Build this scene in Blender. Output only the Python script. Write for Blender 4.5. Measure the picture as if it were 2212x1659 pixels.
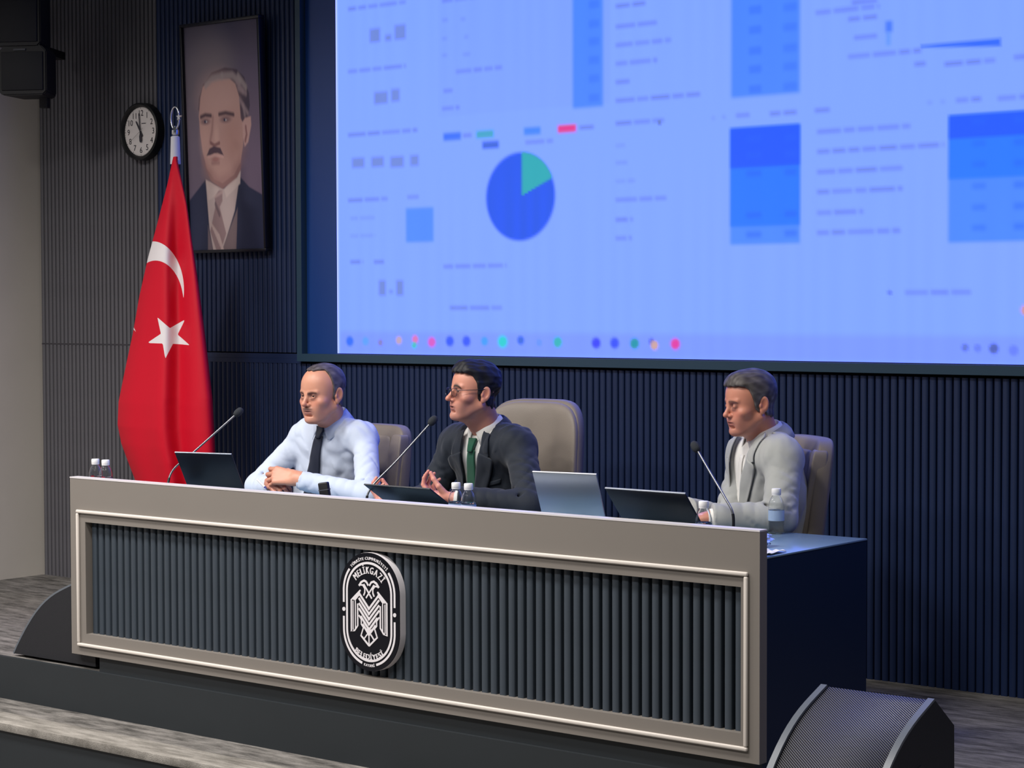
import bpy, bmesh, math, random
import numpy as np
from mathutils import Vector, Matrix

random.seed(7)
rng = np.random.default_rng(7)
SC = bpy.context.scene
for o in list(bpy.data.objects):
    bpy.data.objects.remove(o, do_unlink=True)
COL = SC.collection

# ------------------------------------------------------------------ camera
FPX, YAW, PIT, ROL = 4379.55, 0.67697, -0.03788, -0.0028
CAM = np.array([4.7427, -5.0981, 1.5])
FW = np.array([-math.sin(YAW)*math.cos(PIT), math.cos(YAW)*math.cos(PIT), math.sin(PIT)])
RT = np.cross(FW, [0, 0, 1.0]); RT /= np.linalg.norm(RT)
UP = np.cross(RT, FW)
RT, UP = math.cos(ROL)*RT + math.sin(ROL)*UP, -math.sin(ROL)*RT + math.cos(ROL)*UP
cd = bpy.data.cameras.new('camera')
cd.sensor_width = 36.0
cd.lens = 36.0*FPX/2212.0
cd.clip_start = 0.1
cam = bpy.data.objects.new('camera', cd)
cam.matrix_world = Matrix(((RT[0], UP[0], -FW[0], CAM[0]), (RT[1], UP[1], -FW[1], CAM[1]),
                           (RT[2], UP[2], -FW[2], CAM[2]), (0, 0, 0, 1)))
COL.objects.link(cam)
SC.camera = cam

# ------------------------------------------------------------------ light
SC.view_settings.view_transform = 'Standard'
SC.view_settings.look = 'None'
SC.view_settings.gamma = 1.0
SC.view_settings.use_curve_mapping = False
SC.view_settings.exposure = 0.0
w = bpy.data.worlds.new('hall'); SC.world = w
w.use_nodes = True
w.node_tree.nodes['Background'].inputs[0].default_value = (0.85, 0.92, 1.0, 1)
w.node_tree.nodes['Background'].inputs[1].default_value = 0.06


def lamp(name, loc, target, energy, size, color=(1.0, 0.955, 0.91), size_y=None, spread=math.pi):
    ld = bpy.data.lights.new(name, 'AREA')
    ld.energy = energy; ld.color = color
    ld.shape = 'RECTANGLE'; ld.size = size; ld.size_y = size_y or size
    ld.spread = spread
    lo = bpy.data.objects.new(name, ld)
    lo.location = loc
    lo.rotation_euler = (Vector(target)-Vector(loc)).to_track_quat('-Z', 'Y').to_euler()
    COL.objects.link(lo)
    return lo


# rows of ceiling panel lights over the stage front and the first seats
for lx, ly, le in ((-3.6, -1.3, 66), (-1.6, -1.3, 66), (0.4, -1.3, 60),
                   (-3.2, -3.6, 85), (-1.0, -3.6, 85), (1.2, -3.6, 60)):
    lamp('ceiling_or_fill_lamp', (lx, ly, 3.9), (lx, ly+0.35, 0), le, 0.6, spread=2.45)

lamp('ceiling_or_fill_lamp', (2.9, -0.2, 3.9), (2.9, 0.2, 0), 13, 0.6, spread=1.7)  # added fill lamp, brightens the right-hand floor and stage monitor

# ------------------------------------------------------------------ helpers


def at(px, py, x=None, y=None, z=None):
    d = FW + RT*(px-1106.0)/FPX - UP*(py-829.5)/FPX
    if y is not None:
        t = (y-CAM[1])/d[1]
    elif z is not None:
        t = (z-CAM[2])/d[2]
    else:
        t = (x-CAM[0])/d[0]
    return CAM + d*t


def lin(r, g, b):
    f = lambda c: c/12.92 if c <= 0.04045 else ((c+0.055)/1.055)**2.4
    return (f(r/255.0), f(g/255.0), f(b/255.0), 1.0)


def mat(name, col, rough=0.5, metal=0.0, spec=0.5, var=0.0, scale=20.0, bump=0.0, bscale=200.0, trans=0.0,
        ior=1.45, sheen=0.0, coat=0.0, stretch=(1, 1, 1), emit=None):
    m = bpy.data.materials.new(name); m.use_nodes = True
    nt = m.node_tree; b = nt.nodes['Principled BSDF']
    b.inputs['Base Color'].default_value = col
    b.inputs['Roughness'].default_value = rough
    b.inputs['Metallic'].default_value = metal
    b.inputs['Specular IOR Level'].default_value = spec
    b.inputs['IOR'].default_value = ior
    b.inputs['Transmission Weight'].default_value = trans
    b.inputs['Sheen Weight'].default_value = sheen
    b.inputs['Coat Weight'].default_value = coat
    if emit:
        b.inputs['Emission Color'].default_value = emit; b.inputs['Emission Strength'].default_value = 1
    tc = nt.nodes.new('ShaderNodeTexCoord'); mp = nt.nodes.new('ShaderNodeMapping')
    mp.inputs['Scale'].default_value = stretch
    nt.links.new(tc.outputs['Object'], mp.inputs[0])
    if var > 0:
        n = nt.nodes.new('ShaderNodeTexNoise'); n.inputs['Scale'].default_value = scale
        n.inputs['Detail'].default_value = 6
        nt.links.new(mp.outputs[0], n.inputs['Vector'])
        mx = nt.nodes.new('ShaderNodeMix'); mx.data_type = 'RGBA'
        mr = nt.nodes.new('ShaderNodeMapRange'); mr.inputs[1].default_value = 0.3; mr.inputs[2].default_value = 0.7
        nt.links.new(n.outputs['Fac'], mr.inputs[0]); nt.links.new(mr.outputs[0], mx.inputs['Factor'])
        mx.inputs['A'].default_value = tuple(c*(1-var) for c in col[:3])+(1,)
        mx.inputs['B'].default_value = tuple(min(1, c*(1+var)) for c in col[:3])+(1,)
        nt.links.new(mx.outputs['Result'], b.inputs['Base Color'])
    if bump > 0:
        n2 = nt.nodes.new('ShaderNodeTexNoise'); n2.inputs['Scale'].default_value = bscale
        n2.inputs['Detail'].default_value = 4
        nt.links.new(mp.outputs[0], n2.inputs['Vector'])
        bp = nt.nodes.new('ShaderNodeBump'); bp.inputs['Strength'].default_value = bump
        bp.inputs['Distance'].default_value = 0.002
        nt.links.new(n2.outputs['Fac'], bp.inputs['Height']); nt.links.new(bp.outputs[0], b.inputs['Normal'])
    return m


def mat_attr(name, rough=0.6, attr='Col', emission=0.0, spec=0.4, bump=0.0, bscale=300.0, sss=0.0, sheen=0.0):
    """material whose print / pigment colour comes from a colour attribute"""
    m = bpy.data.materials.new(name); m.use_nodes = True
    nt = m.node_tree; b = nt.nodes['Principled BSDF']
    a = nt.nodes.new('ShaderNodeAttribute'); a.attribute_name = attr
    if emission > 0:
        b.inputs['Base Color'].default_value = (0.01, 0.01, 0.012, 1)
        nt.links.new(a.outputs['Color'], b.inputs['Emission Color'])
        b.inputs['Emission Strength'].default_value = emission
    else:
        nt.links.new(a.outputs['Color'], b.inputs['Base Color'])
    b.inputs['Roughness'].default_value = rough
    b.inputs['Specular IOR Level'].default_value = spec
    b.inputs['Sheen Weight'].default_value = sheen
    if sss > 0:
        b.inputs['Subsurface Weight'].default_value = sss
        b.inputs['Subsurface Radius'].default_value = (0.010, 0.004, 0.002)
        b.inputs['Subsurface Scale'].default_value = 0.5
    if bump > 0:
        tc = nt.nodes.new('ShaderNodeTexCoord')
        n2 = nt.nodes.new('ShaderNodeTexNoise'); n2.inputs['Scale'].default_value = bscale
        nt.links.new(tc.outputs['Object'], n2.inputs['Vector'])
        bp = nt.nodes.new('ShaderNodeBump'); bp.inputs['Strength'].default_value = bump
        bp.inputs['Distance'].default_value = 0.002
        nt.links.new(n2.outputs['Fac'], bp.inputs['Height']); nt.links.new(bp.outputs[0], b.inputs['Normal'])
    return m


def tag(o, label=None, cat=None, group=None, kind=None):
    if label: o['label'] = label
    if cat: o['category'] = cat
    if group: o['group'] = group
    if kind: o['kind'] = kind
    return o


def empty(name, loc=(0, 0, 0), rz=0.0, label=None, cat=None, group=None, kind=None):
    o = bpy.data.objects.new(name, None)
    o.empty_display_size = 0.05
    o.location = loc; o.rotation_euler = (0, 0, rz)
    COL.objects.link(o)
    return tag(o, label, cat, group, kind)


def link(name, me, m=None, parent=None, loc=(0, 0, 0), rot=(0, 0, 0), label=None):
    o = bpy.data.objects.new(name, me)
    if m is not None and len(me.materials) == 0:
        me.materials.append(m)
    o.location = loc; o.rotation_euler = rot
    COL.objects.link(o)
    if parent is not None:
        o.parent = parent
    if label:
        o['label'] = label
    return o


def bm_mesh(bm, name, smooth=False):
    bmesh.ops.recalc_face_normals(bm, faces=bm.faces)
    me = bpy.data.meshes.new(name); bm.to_mesh(me); bm.free()
    if smooth:
        me.polygons.foreach_set('use_smooth', np.ones(len(me.polygons), bool))
    return me


def sharp(me, ang=0.6):
    me.polygons.foreach_set('use_smooth', np.ones(len(me.polygons), bool))
    me.set_sharp_from_angle(angle=ang)
    return me


def add_box(bm, lo, hi, bev=0.0, seg=2, M=None):
    r = bmesh.ops.create_cube(bm, size=1.0)
    vs = r['verts']
    c = [(a+b)/2 for a, b in zip(lo, hi)]; s = [b-a for a, b in zip(lo, hi)]
    for v in vs:
        v.co = Vector((v.co.x*s[0]+c[0], v.co.y*s[1]+c[1], v.co.z*s[2]+c[2]))
    if bev > 0:
        es = list({e for v in vs for e in v.link_edges})
        rr = bmesh.ops.bevel(bm, geom=es, offset=bev, segments=seg, profile=0.5, affect='EDGES')
        vs = list({v for f in rr['faces'] for v in f.verts} | {v for v in vs if v.is_valid})
    if M is not None:
        bmesh.ops.transform(bm, matrix=M, verts=vs)
    return vs


def box(name, lo, hi, m, parent=None, bev=0.0, seg=2, label=None):
    bm = bmesh.new(); add_box(bm, lo, hi, bev, seg)
    me = bm_mesh(bm, name)
    if bev > 0: sharp(me)
    return link(name, me, m, parent, label=label)


def add_lathe(bm, prof, seg=32, M=None, cap=True):
    rings = []
    for r, z in prof:
        rings.append([bm.verts.new((r*math.cos(2*math.pi*i/seg), r*math.sin(2*math.pi*i/seg), z)) for i in range(seg)])
    for a, b in zip(rings[:-1], rings[1:]):
        for i in range(seg):
            bm.faces.new((a[i], a[(i+1) % seg], b[(i+1) % seg], b[i]))
    if cap:
        bm.faces.new(rings[0][::-1]); bm.faces.new(rings[-1])
    vs = [v for r in rings for v in r]
    if M is not None:
        bmesh.ops.transform(bm, matrix=M, verts=vs)
    return vs


def lathe(name, prof, m, parent=None, seg=32, loc=(0, 0, 0), rot=(0, 0, 0), ang=0.7, cap=True):
    bm = bmesh.new(); add_lathe(bm, prof, seg, cap=cap)
    return link(name, sharp(bm_mesh(bm, name), ang), m, parent, loc, rot)


def add_tube(bm, pts, rad, seg=12, closed=False):
    pts = [Vector(p) for p in pts]; n = len(pts)
    rads = rad if isinstance(rad, (list, tuple)) else [rad]*n
    rings = []; up = None
    for i, p in enumerate(pts):
        if closed:
            t = (pts[(i+1) % n]-pts[i-1]).normalized()
        else:
            t = (pts[min(i+1, n-1)]-pts[max(i-1, 0)]).normalized()
        if up is None:
            up = Vector((0, 0, 1)) if abs(t.z) < 0.9 else Vector((1, 0, 0))
        s = t.cross(up).normalized(); up = s.cross(t).normalized()
        rings.append([bm.verts.new(p+(s*math.cos(2*math.pi*j/seg)+up*math.sin(2*math.pi*j/seg))*rads[i]) for j in range(seg)])
    prs = list(zip(rings[:-1], rings[1:]))
    if closed: prs.append((rings[-1], rings[0]))
    for a, b in prs:
        for j in range(seg):
            bm.faces.new((a[j], a[(j+1) % seg], b[(j+1) % seg], b[j]))
    if not closed:
        bm.faces.new(rings[0][::-1]); bm.faces.new(rings[-1])


def tube(name, pts, rad, m, parent=None, seg=12, closed=False):
    bm = bmesh.new(); add_tube(bm, pts, rad, seg, closed)
    return link(name, sharp(bm_mesh(bm, name), 0.9), m, parent)


def add_prism(bm, poly, a, b, axis='y'):
    """extrude a closed 2-D polygon between a and b along an axis"""
    def P(u, v, t):
        return (u, t, v) if axis == 'y' else ((t, u, v) if axis == 'x' else (u, v, t))
    A = [bm.verts.new(P(u, v, a)) for u, v in poly]; B = [bm.verts.new(P(u, v, b)) for u, v in poly]
    n = len(poly)
    for i in range(n):
        bm.faces.new((A[i], A[(i+1) % n], B[(i+1) % n], B[i]))
    bm.faces.new(A[::-1]); bm.faces.new(B)
    return A+B


def prism(name, poly, a, b, m, parent=None, axis='y', bev=0.0, ang=0.6):
    bm = bmesh.new(); add_prism(bm, poly, a, b, axis)
    if bev > 0:
        bmesh.ops.bevel(bm, geom=list(bm.edges), offset=bev, segments=2, profile=0.5, affect='EDGES', clamp_overlap=True)
    return link(name, sharp(bm_mesh(bm, name), ang), m, parent)


def np_mesh(name, V, Q, smooth=True, col=None, attrs=None):
    """fast mesh from numpy vertices and quads / triangles"""
    me = bpy.data.meshes.new(name)
    V = np.ascontiguousarray(V, np.float32); Q = np.ascontiguousarray(Q, np.int32)
    n, k = Q.shape
    me.vertices.add(len(V)); me.vertices.foreach_set('co', V.ravel())
    me.loops.add(n*k); me.loops.foreach_set('vertex_index', Q.ravel())
    me.polygons.add(n); me.polygons.foreach_set('loop_start', np.arange(n, dtype=np.int32)*k)
    me.polygons.foreach_set('use_smooth', np.full(n, smooth))
    me.update(calc_edges=True)
    if col is not None:
        a = me.attributes.new('Col', 'FLOAT_COLOR', 'POINT')
        c4 = np.ones((len(V), 4), np.float32); c4[:, :3] = col
        a.data.foreach_set('color', c4.ravel())
    for nm, arr in (attrs or {}).items():
        a = me.attributes.new(nm, 'FLOAT', 'POINT'); a.data.foreach_set('value', np.asarray(arr, np.float32).ravel())
    return me


def grid_mesh(name, P, smooth=True, wrap=False, col=None, attrs=None):
    """P: (nu, nv, 3) array of points"""
    nu, nv = P.shape[:2]
    idx = np.arange(nu*nv).reshape(nu, nv)
    if wrap:
        idx = np.concatenate([idx, idx[:1]], 0)
    Q = np.stack([idx[:-1, :-1], idx[1:, :-1], idx[1:, 1:], idx[:-1, 1:]], -1).reshape(-1, 4)
    return np_mesh(name, P.reshape(-1, 3), Q, smooth, None if col is None else col.reshape(-1, 3), attrs)


def text_mesh(txt, size, depth=0.0):
    """mesh of a string in the built-in font, centred on x, baseline at 0"""
    cu = bpy.data.curves.new('txt', 'FONT'); cu.body = txt; cu.size = size; cu.align_x = 'CENTER'; cu.extrude = depth
    cu.resolution_u = 3
    o = bpy.data.objects.new('txt', cu); COL.objects.link(o)
    dg = bpy.context.evaluated_depsgraph_get(); dg.update()
    me = bpy.data.meshes.new_from_object(o.evaluated_get(dg))
    bpy.data.objects.remove(o, do_unlink=True); bpy.data.curves.remove(cu)
    return me


def text_width(ch, size):
    me = text_mesh(ch, size)
    xs = [v.co.x for v in me.vertices]
    bpy.data.meshes.remove(me)
    return (max(xs)-min(xs)) if xs else size*0.3


def add_mesh(bm, me, M):
    n0 = len(bm.verts)
    bm.from_mesh(me)
    bm.verts.ensure_lookup_table()
    bmesh.ops.transform(bm, matrix=M, verts=bm.verts[n0:])
    bpy.data.meshes.remove(me)


# ------------------------------------------------------------------ materials
M_ANTH = mat('anthracite paint', lin(55, 64, 74), 0.55, var=0.06, scale=6)
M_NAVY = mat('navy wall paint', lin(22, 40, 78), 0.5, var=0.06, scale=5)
M_GAP = mat('shadow gap felt', lin(16, 18, 24), 0.9)
M_TAUPESLAT = mat('taupe slat paint', lin(94, 93, 99), 0.6, var=0.06, scale=5)
M_TAUPEGAP = mat('taupe slat backing', lin(64, 62, 68), 0.8)
M_BEIGE = mat('beige wall paint', lin(206, 200, 191), 0.8, var=0.03, scale=3, bump=0.05)
M_DESK = mat('greige desk lacquer', lin(125, 119, 113), 0.45, var=0.02, scale=2)
M_MOULD = mat('cream moulding lacquer', lin(212, 204, 196), 0.4)
M_CARCASS = mat('dark navy carcass laminate', lin(8, 30, 58), 0.5)
M_TOP = mat('slate worktop laminate', lin(120, 148, 172), 0.18)
M_BLACK = mat('black plastic', lin(22, 23, 26), 0.45)
M_BLACKM = mat('black satin metal', lin(18, 19, 22), 0.35, metal=0.3)
M_RUBBER = mat('black rubber', lin(14, 14, 15), 0.8)
M_CHROME = mat('polished steel', lin(205, 208, 212), 0.22, metal=1.0)
M_WHITEPL = mat('white plastic', lin(240, 240, 240), 0.4)
M_STAGE = mat('dark stage fascia laminate', lin(37, 42, 46), 0.5, var=0.05, scale=3)
M_EMBW = mat('emblem white acrylic', lin(226, 222, 226), 0.4)
M_EMBB = mat('emblem black acrylic', lin(10, 11, 20), 0.3)


def carpet(name, c0, c1, tile=True):
    m = bpy.data.materials.new(name); m.use_nodes = True
    nt = m.node_tree; b = nt.nodes['Principled BSDF']; b.inputs['Roughness'].default_value = 0.95
    b.inputs['Specular IOR Level'].default_value = 0.1
    tc = nt.nodes.new('ShaderNodeTexCoord')
    mp = nt.nodes.new('ShaderNodeMapping'); mp.inputs['Scale'].default_value = (3.0, 14.0, 3.0)
    nt.links.new(tc.outputs['Object'], mp.inputs[0])
    n = nt.nodes.new('ShaderNodeTexNoise'); n.inputs['Scale'].default_value = 1.6; n.inputs['Detail'].default_value = 9
    n.inputs['Roughness'].default_value = 0.72
    nt.links.new(mp.outputs[0], n.inputs['Vector'])
    cr = nt.nodes.new('ShaderNodeValToRGB'); cr.color_ramp.elements[0].position = 0.36; cr.color_ramp.elements[1].position = 0.64
    cr.color_ramp.elements[0].color = c0; cr.color_ramp.elements[1].color = c1
    nt.links.new(n.outputs['Fac'], cr.inputs[0])
    f = nt.nodes.new('ShaderNodeTexNoise'); f.inputs['Scale'].default_value = 260; f.inputs['Detail'].default_value = 3
    nt.links.new(tc.outputs['Object'], f.inputs['Vector'])
    mx = nt.nodes.new('ShaderNodeMix'); mx.data_type = 'RGBA'; mx.blend_type = 'MULTIPLY'
    mx.inputs['Factor'].default_value = 0.45
    nt.links.new(cr.outputs[0], mx.inputs['A']); nt.links.new(f.outputs['Fac'], mx.inputs['B'])
    nt.links.new(mx.outputs['Result'], b.inputs['Base Color'])
    bp = nt.nodes.new('ShaderNodeBump'); bp.inputs['Strength'].default_value = 0.5; bp.inputs['Distance'].default_value = 0.004
    nt.links.new(f.outputs['Fac'], bp.inputs['Height']); nt.links.new(bp.outputs[0], b.inputs['Normal'])
    return m


M_CARPET = carpet('grey streaked carpet', lin(76, 74, 72), lin(150, 146, 142))
M_CARPETL = carpet('light carpet nosing', lin(118, 114, 108), lin(176, 171, 164))

# ------------------------------------------------------------------ setting
WY = 2.127          # front plane of the back wall
X0 = -4.46          # inner corner with the left wall
WTOP = 3.6
PITCH = 0.0341
ZG_L, ZG_R = 1.302, 1.272      # joint heights of the taupe and the navy cladding
XT = at(343, 500, y=WY)[0]     # taupe cladding meets navy cladding
SX0, SX1, SZ0, SZ1 = at(729.5, 759, y=WY)[0], 2.9, 1.272, 3.5
FRX = at(652, 700, y=WY)[0]    # outer edge of the screen frame

wall_b = box('wall_back', (X0-0.2, WY+0.018, -0.02), (3.6, WY+0.15, WTOP), M_GAP)
tag(wall_b, 'back wall clad in narrow vertical slats, grey at the left and navy elsewhere', kind='structure')
box('backing', (X0, WY+0.010, 0), (XT, WY+0.018, WTOP), M_TAUPEGAP, wall_b, label='grey backing behind the left slats')


def slat_mesh(wid, dep, h, name):
    prof = [(-wid/2, dep), (-wid/2, dep*0.16), (-wid*0.43, 0), (wid*0.43, 0), (wid/2, dep*0.16), (wid/2, dep)]
    bm = bmesh.new(); add_prism(bm, prof, 0, h, 'z')
    return sharp(bm_mesh(bm, name), 1.2)


def slat_row(x0, x1, z0, z1, m, parent, y, wid, dep, pitch, name='slat'):
    me = slat_mesh(wid, dep, z1-z0, name); me.materials.append(m)
    n = int(round((x1-x0)/pitch)); p = (x1-x0)/n
    for i in range(n):
        link(name, me, None, parent, (x0+(i+0.5)*p, y, z0))


slat_row(X0+0.01, XT, 0.0, ZG_L-0.004, M_TAUPESLAT, wall_b, WY-0.004, 0.0225, 0.016, 0.0325)
slat_row(X0+0.01, XT, ZG_L+0.004, 3.25, M_TAUPESLAT, wall_b, WY-0.004, 0.0225, 0.016, 0.0325)
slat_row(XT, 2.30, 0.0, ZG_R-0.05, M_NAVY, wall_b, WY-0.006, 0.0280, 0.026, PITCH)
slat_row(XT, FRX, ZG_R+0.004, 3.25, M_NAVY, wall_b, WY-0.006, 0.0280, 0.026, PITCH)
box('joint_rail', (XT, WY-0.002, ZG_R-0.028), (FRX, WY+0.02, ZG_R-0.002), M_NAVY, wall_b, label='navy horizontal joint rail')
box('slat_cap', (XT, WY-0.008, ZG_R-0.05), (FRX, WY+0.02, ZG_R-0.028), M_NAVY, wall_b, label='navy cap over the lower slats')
box('joint_rail', (X0+0.01, WY-0.001, ZG_L-0.004), (XT, WY+0.012, ZG_L+0.004), M_TAUPEGAP, wall_b)

wall_l = box('wall_left', (X0-0.15, -3.0, -0.45), (X0, WY+0.1, WTOP), M_BEIGE)
tag(wall_l, 'plain beige side wall left of the slatted wall', kind='structure')

YE = 0.305          # stage edge
ZT1 = -0.182        # step tread level
YT = -0.03          # front of the tread
fl = bpy.data.meshes.new('floor')
bm = bmesh.new()
add_prism(bm, [(X0, WY+0.05), (X0, YE+0.022), (1.545, YE+0.022), (1.62, -0.228), (3.6, -0.228), (3.6, WY+0.05)], -0.006, 0.0, 'z')
floor = link('floor', bm_mesh(bm, 'floor'), M_CARPET)
tag(floor, 'streaked grey carpet of the stage floor', kind='structure')
bm = bmesh.new()
add_prism(bm, [(X0, YE+0.021), (X0, YE), (1.52, YE), (1.60, -0.25), (3.6, -0.25), (3.6, -0.229), (1.619, -0.229), (1.544, YE+0.021)], -0.6, 0.0, 'z')
fas = link('trim_1', bm_mesh(bm, 'trim_1'), M_STAGE)
tag(fas, 'dark fascia of the stage edge under the desk', kind='structure')
step = box('floor_step', (X0, YT+0.15, ZT1-0.03), (1.45, YE+0.001, ZT1), M_CARPET)
tag(step, 'carpeted step tread in front of the stage', kind='structure')
nos = box('trim_2', (X0, YT, ZT1-0.03), (1.45, YT+0.15, ZT1+0.0015), M_CARPETL, bev=0.001)
tag(nos, 'light carpet nosing along the front of the step', kind='structure')
ris = box('trim_3', (X0, YT+0.012, -0.6), (1.45, YE, ZT1-0.03), M_STAGE)
tag(ris, 'dark riser below the carpeted step', kind='structure')
hall = box('floor_hall', (X0, -7.0, -0.65), (5.5, YT+0.02, -0.6), M_CARPET)
tag(hall, 'hall floor before the stage', kind='structure')

# ------------------------------------------------------------------ painting on vertex grids


def smooth(e0, e1, x):
    t = np.clip((x-e0)/(e1-e0), 0, 1)
    return t*t*(3-2*t)


class Canvas:
    """flat print: linear colours on a grid of plane coordinates"""
    def __init__(s, U, V, bg):
        s.U, s.V = U, V
        s.c = np.empty(U.shape+(3,)); s.c[:] = lin(*bg)[:3]

    def mask(s, m, col, a=1.0):
        m = (np.clip(m, 0, 1)*a)[..., None]
        s.c = s.c*(1-m)+np.array(lin(*col)[:3])*m

    def rect(s, u0, u1, v0, v1, col, a=1.0, e=0.008):
        m = smooth(u0-e, u0+e, s.U)*smooth(-u1-e, -u1+e, -s.U)*smooth(v0-e, v0+e, s.V)*smooth(-v1-e, -v1+e, -s.V)
        s.mask(m, col, a)

    def ell(s, u, v, ru, rv, col, a=1.0, e=0.15):
        d = np.sqrt(((s.U-u)/ru)**2+((s.V-v)/rv)**2)
        s.mask(smooth(-1-e, -1+e, -d), col, a)

    def poly(s, pts, col, a=1.0, e=0.006):
        s.mask(smooth(-e, e, -poly_sdf(pts, s.U, s.V)), col, a)

    def stroke(s, pts, r, col, a=1.0, e=0.006):
        d = np.full(s.U.shape, 9.0)
        for (ax, ay), (bx, by) in zip(pts[:-1], pts[1:]):
            dx, dy = bx-ax, by-ay
            t = np.clip(((s.U-ax)*dx+(s.V-ay)*dy)/(dx*dx+dy*dy+1e-12), 0, 1)
            d = np.minimum(d, np.hypot(s.U-ax-t*dx, s.V-ay-t*dy))
        s.mask(smooth(-r-e, -r+e, -d), col, a)


def poly_sdf(pts, U, V):
    d = np.full(U.shape, 1e9); ins = np.zeros(U.shape, bool); n = len(pts)
    for i in range(n):
        ax, ay = pts[i]; bx, by = pts[(i+1) % n]
        dx, dy = bx-ax, by-ay
        t = np.clip(((U-ax)*dx+(V-ay)*dy)/(dx*dx+dy*dy+1e-12), 0, 1)
        d = np.minimum(d, np.hypot(U-ax-t*dx, V-ay-t*dy))
        c = ((ay > V) != (by > V))
        with np.errstate(divide='ignore', invalid='ignore'):
            xi = ax+(V-ay)*dx/(dy if abs(dy) > 1e-12 else 1e-12)
        ins ^= c & (U < xi)
    return np.where(ins, -d, d)


# ------------------------------------------------------------------ LED screen
scr = empty('led_screen', ((SX0+SX1)/2, WY, SZ0), label='large blue LED screen showing a blurred dashboard with pie chart', cat='screen')
sbase = Vector(((SX0+SX1)/2, WY, SZ0))
NXS, NZS = 520, 246
gx = np.linspace(SX0, SX1, NXS); gz = np.linspace(SZ0+0.004, SZ1, NZS)
U, V = np.meshgrid(gx, gz, indexing='ij')
cv = Canvas(U, V, (128, 166, 255))


def s_rect(xl, yt, xr, yb, col, a=1.0, e=0.010):
    p = at(xl, yt, y=WY); q = at(xr, yb, y=WY); r = at(xl, yb, y=WY)
    cv.rect(p[0], q[0], (r[2]+q[2])/2, p[2], col, a, e)


def s_text(xl, yl, xr, th=9, col=(98, 118, 200), a=0.72):
    p = at(xl, yl, y=WY); q = at(xr, yl, y=WY); h = th*0.00105
    seg = p[0]
    r = np.random.default_rng(int(xl*7+yl*3))
    while seg < q[0]-0.004:          # words of uneven length
        w_ = min(r.uniform(0.05, 0.12), q[0]-seg)
        cv.rect(seg, seg+w_, p[2]-h, p[2]+h, col, a*r.uniform(0.75, 1.0), 0.011)
        seg += w_+0.012


def s_dot(x, y, r, col, a=1.0):
    p = at(x, y, y=WY); cv.ell(p[0], p[2], r*0.0022, r*0.0022, col, a, 0.45)


s_rect(945, -20, 1318, 238, (124, 160, 255), 0.5)
s_rect(735, 716, 2600, 775, (122, 150, 252), 0.75, 0.02)
for l in ((752, 20, 877), (752, 155, 877), (752, 292, 902), (752, 433, 838), (880, 426, 905), (958, 576, 1095), (972, 665, 1085),
          (955, 2, 1030), (985, 155, 1085), (958, 197, 978), (955, 235, 993), (1000, 293, 1022), (1135, 308, 1195), (1252, 276, 1283),
          (1330, 14, 1400), (1330, 58, 1425), (1330, 98, 1450), (1330, 138, 1420), (1330, 178, 1362), (1330, 218, 1515), (1330, 267, 1435),
          (1330, 432, 1440), (1330, 475, 1368), (1330, 515, 1365), (1590, 250, 1620), (1663, 246, 1722), (1762, 28, 1900), (1832, 42, 1895),
          (1845, 82, 1895), (1840, 6, 1895), (1832, 123, 1990), (1975, 139, 2000), (2040, 139, 2150), (2190, 124, 2300), (1760, 239, 1795),
          (2065, 217, 2120), (2155, 213, 2300), (1765, 285, 1967), (1765, 328, 2040), (1765, 372, 1950), (1765, 415, 1950), (1765, 460, 1865),
          (1765, 503, 1945), (1955, 632, 2105), (757, 566, 785), (808, 566, 830)):
    s_text(*l)
for l in ((757, 472, 810), (757, 510, 812), (955, 44, 968), (995, 42, 1006), (955, 84, 966), (1003, 80, 1012), (955, 120, 966), (1000, 118, 1016),
          (1330, 315, 1352), (1330, 352, 1360), (1330, 392, 1372), (1537, 255, 1545), (1560, 253, 1568), (2003, 222, 2014), (2032, 220, 2042), (1140, 284, 1145)):
    s_text(*l, th=8, a=0.35)
for x0_, x1_, y_, h_ in ((798, 822, 77, 30), (832, 846, 82, 14), (852, 877, 70, 32), (808, 838, 212, 26), (845, 864, 206, 28), (760, 788, 352, 22), (802, 830, 350, 22),
                         (843, 873, 350, 24), (886, 905, 347, 24), (818, 834, 622, 34), (841, 849, 630, 8), (856, 872, 622, 34)):
    s_rect(x0_, y_-h_/2, x1_, y_+h_/2, (100, 118, 195), 0.62, 0.012)
s_rect(877, 450, 937, 523, (80, 140, 255), 1, 0.012)
s_rect(1237, -60, 1303, 232, (75, 135, 252), 1, 0.014)
for yy in (10, 52, 90, 130, 170, 212): s_rect(1272, yy-8, 1295, yy+8, (64, 122, 236), 0.8, 0.012)
s_rect(1580, -60, 1728, 206, (75, 135, 252), 1, 0.014)
for yy in (22, 65, 110, 150, 193):
    s_rect(1618, yy-8, 1645, yy+8, (62, 120, 228), 0.9, 0.012); s_rect(1692, yy-14, 1722, yy+2, (64, 122, 232), 0.8, 0.012)
s_rect(1578, 278, 1728, 527, (76, 138, 252), 1, 0.012)
s_rect(1578, 278, 1728, 488, (38, 120, 245), 1, 0.010)
s_rect(1578, 278, 1728, 360, (30, 90, 230), 1, 0.010)
for yy in (300, 335, 375, 465, 507): s_rect(1612, yy-6, 1645, yy+6, (34, 96, 224), 0.5, 0.014); s_rect(1695, yy-10, 1722, yy+4, (34, 96, 224), 0.5, 0.014)
s_rect(2050, 250, 2420, 520, (76, 138, 252), 1, 0.012)
s_rect(2050, 250, 2420, 380, (40, 122, 246), 1, 0.010)
s_rect(2050, 250, 2420, 290, (32, 92, 232), 1, 0.010)
for yy in (262, 310, 355, 402, 448, 492): s_rect(2100, yy-6, 2130, yy+6, (34, 100, 228), 0.45, 0.014); s_rect(2190, yy-10, 2215, yy+4, (34, 100, 228), 0.5, 0.014)
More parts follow.
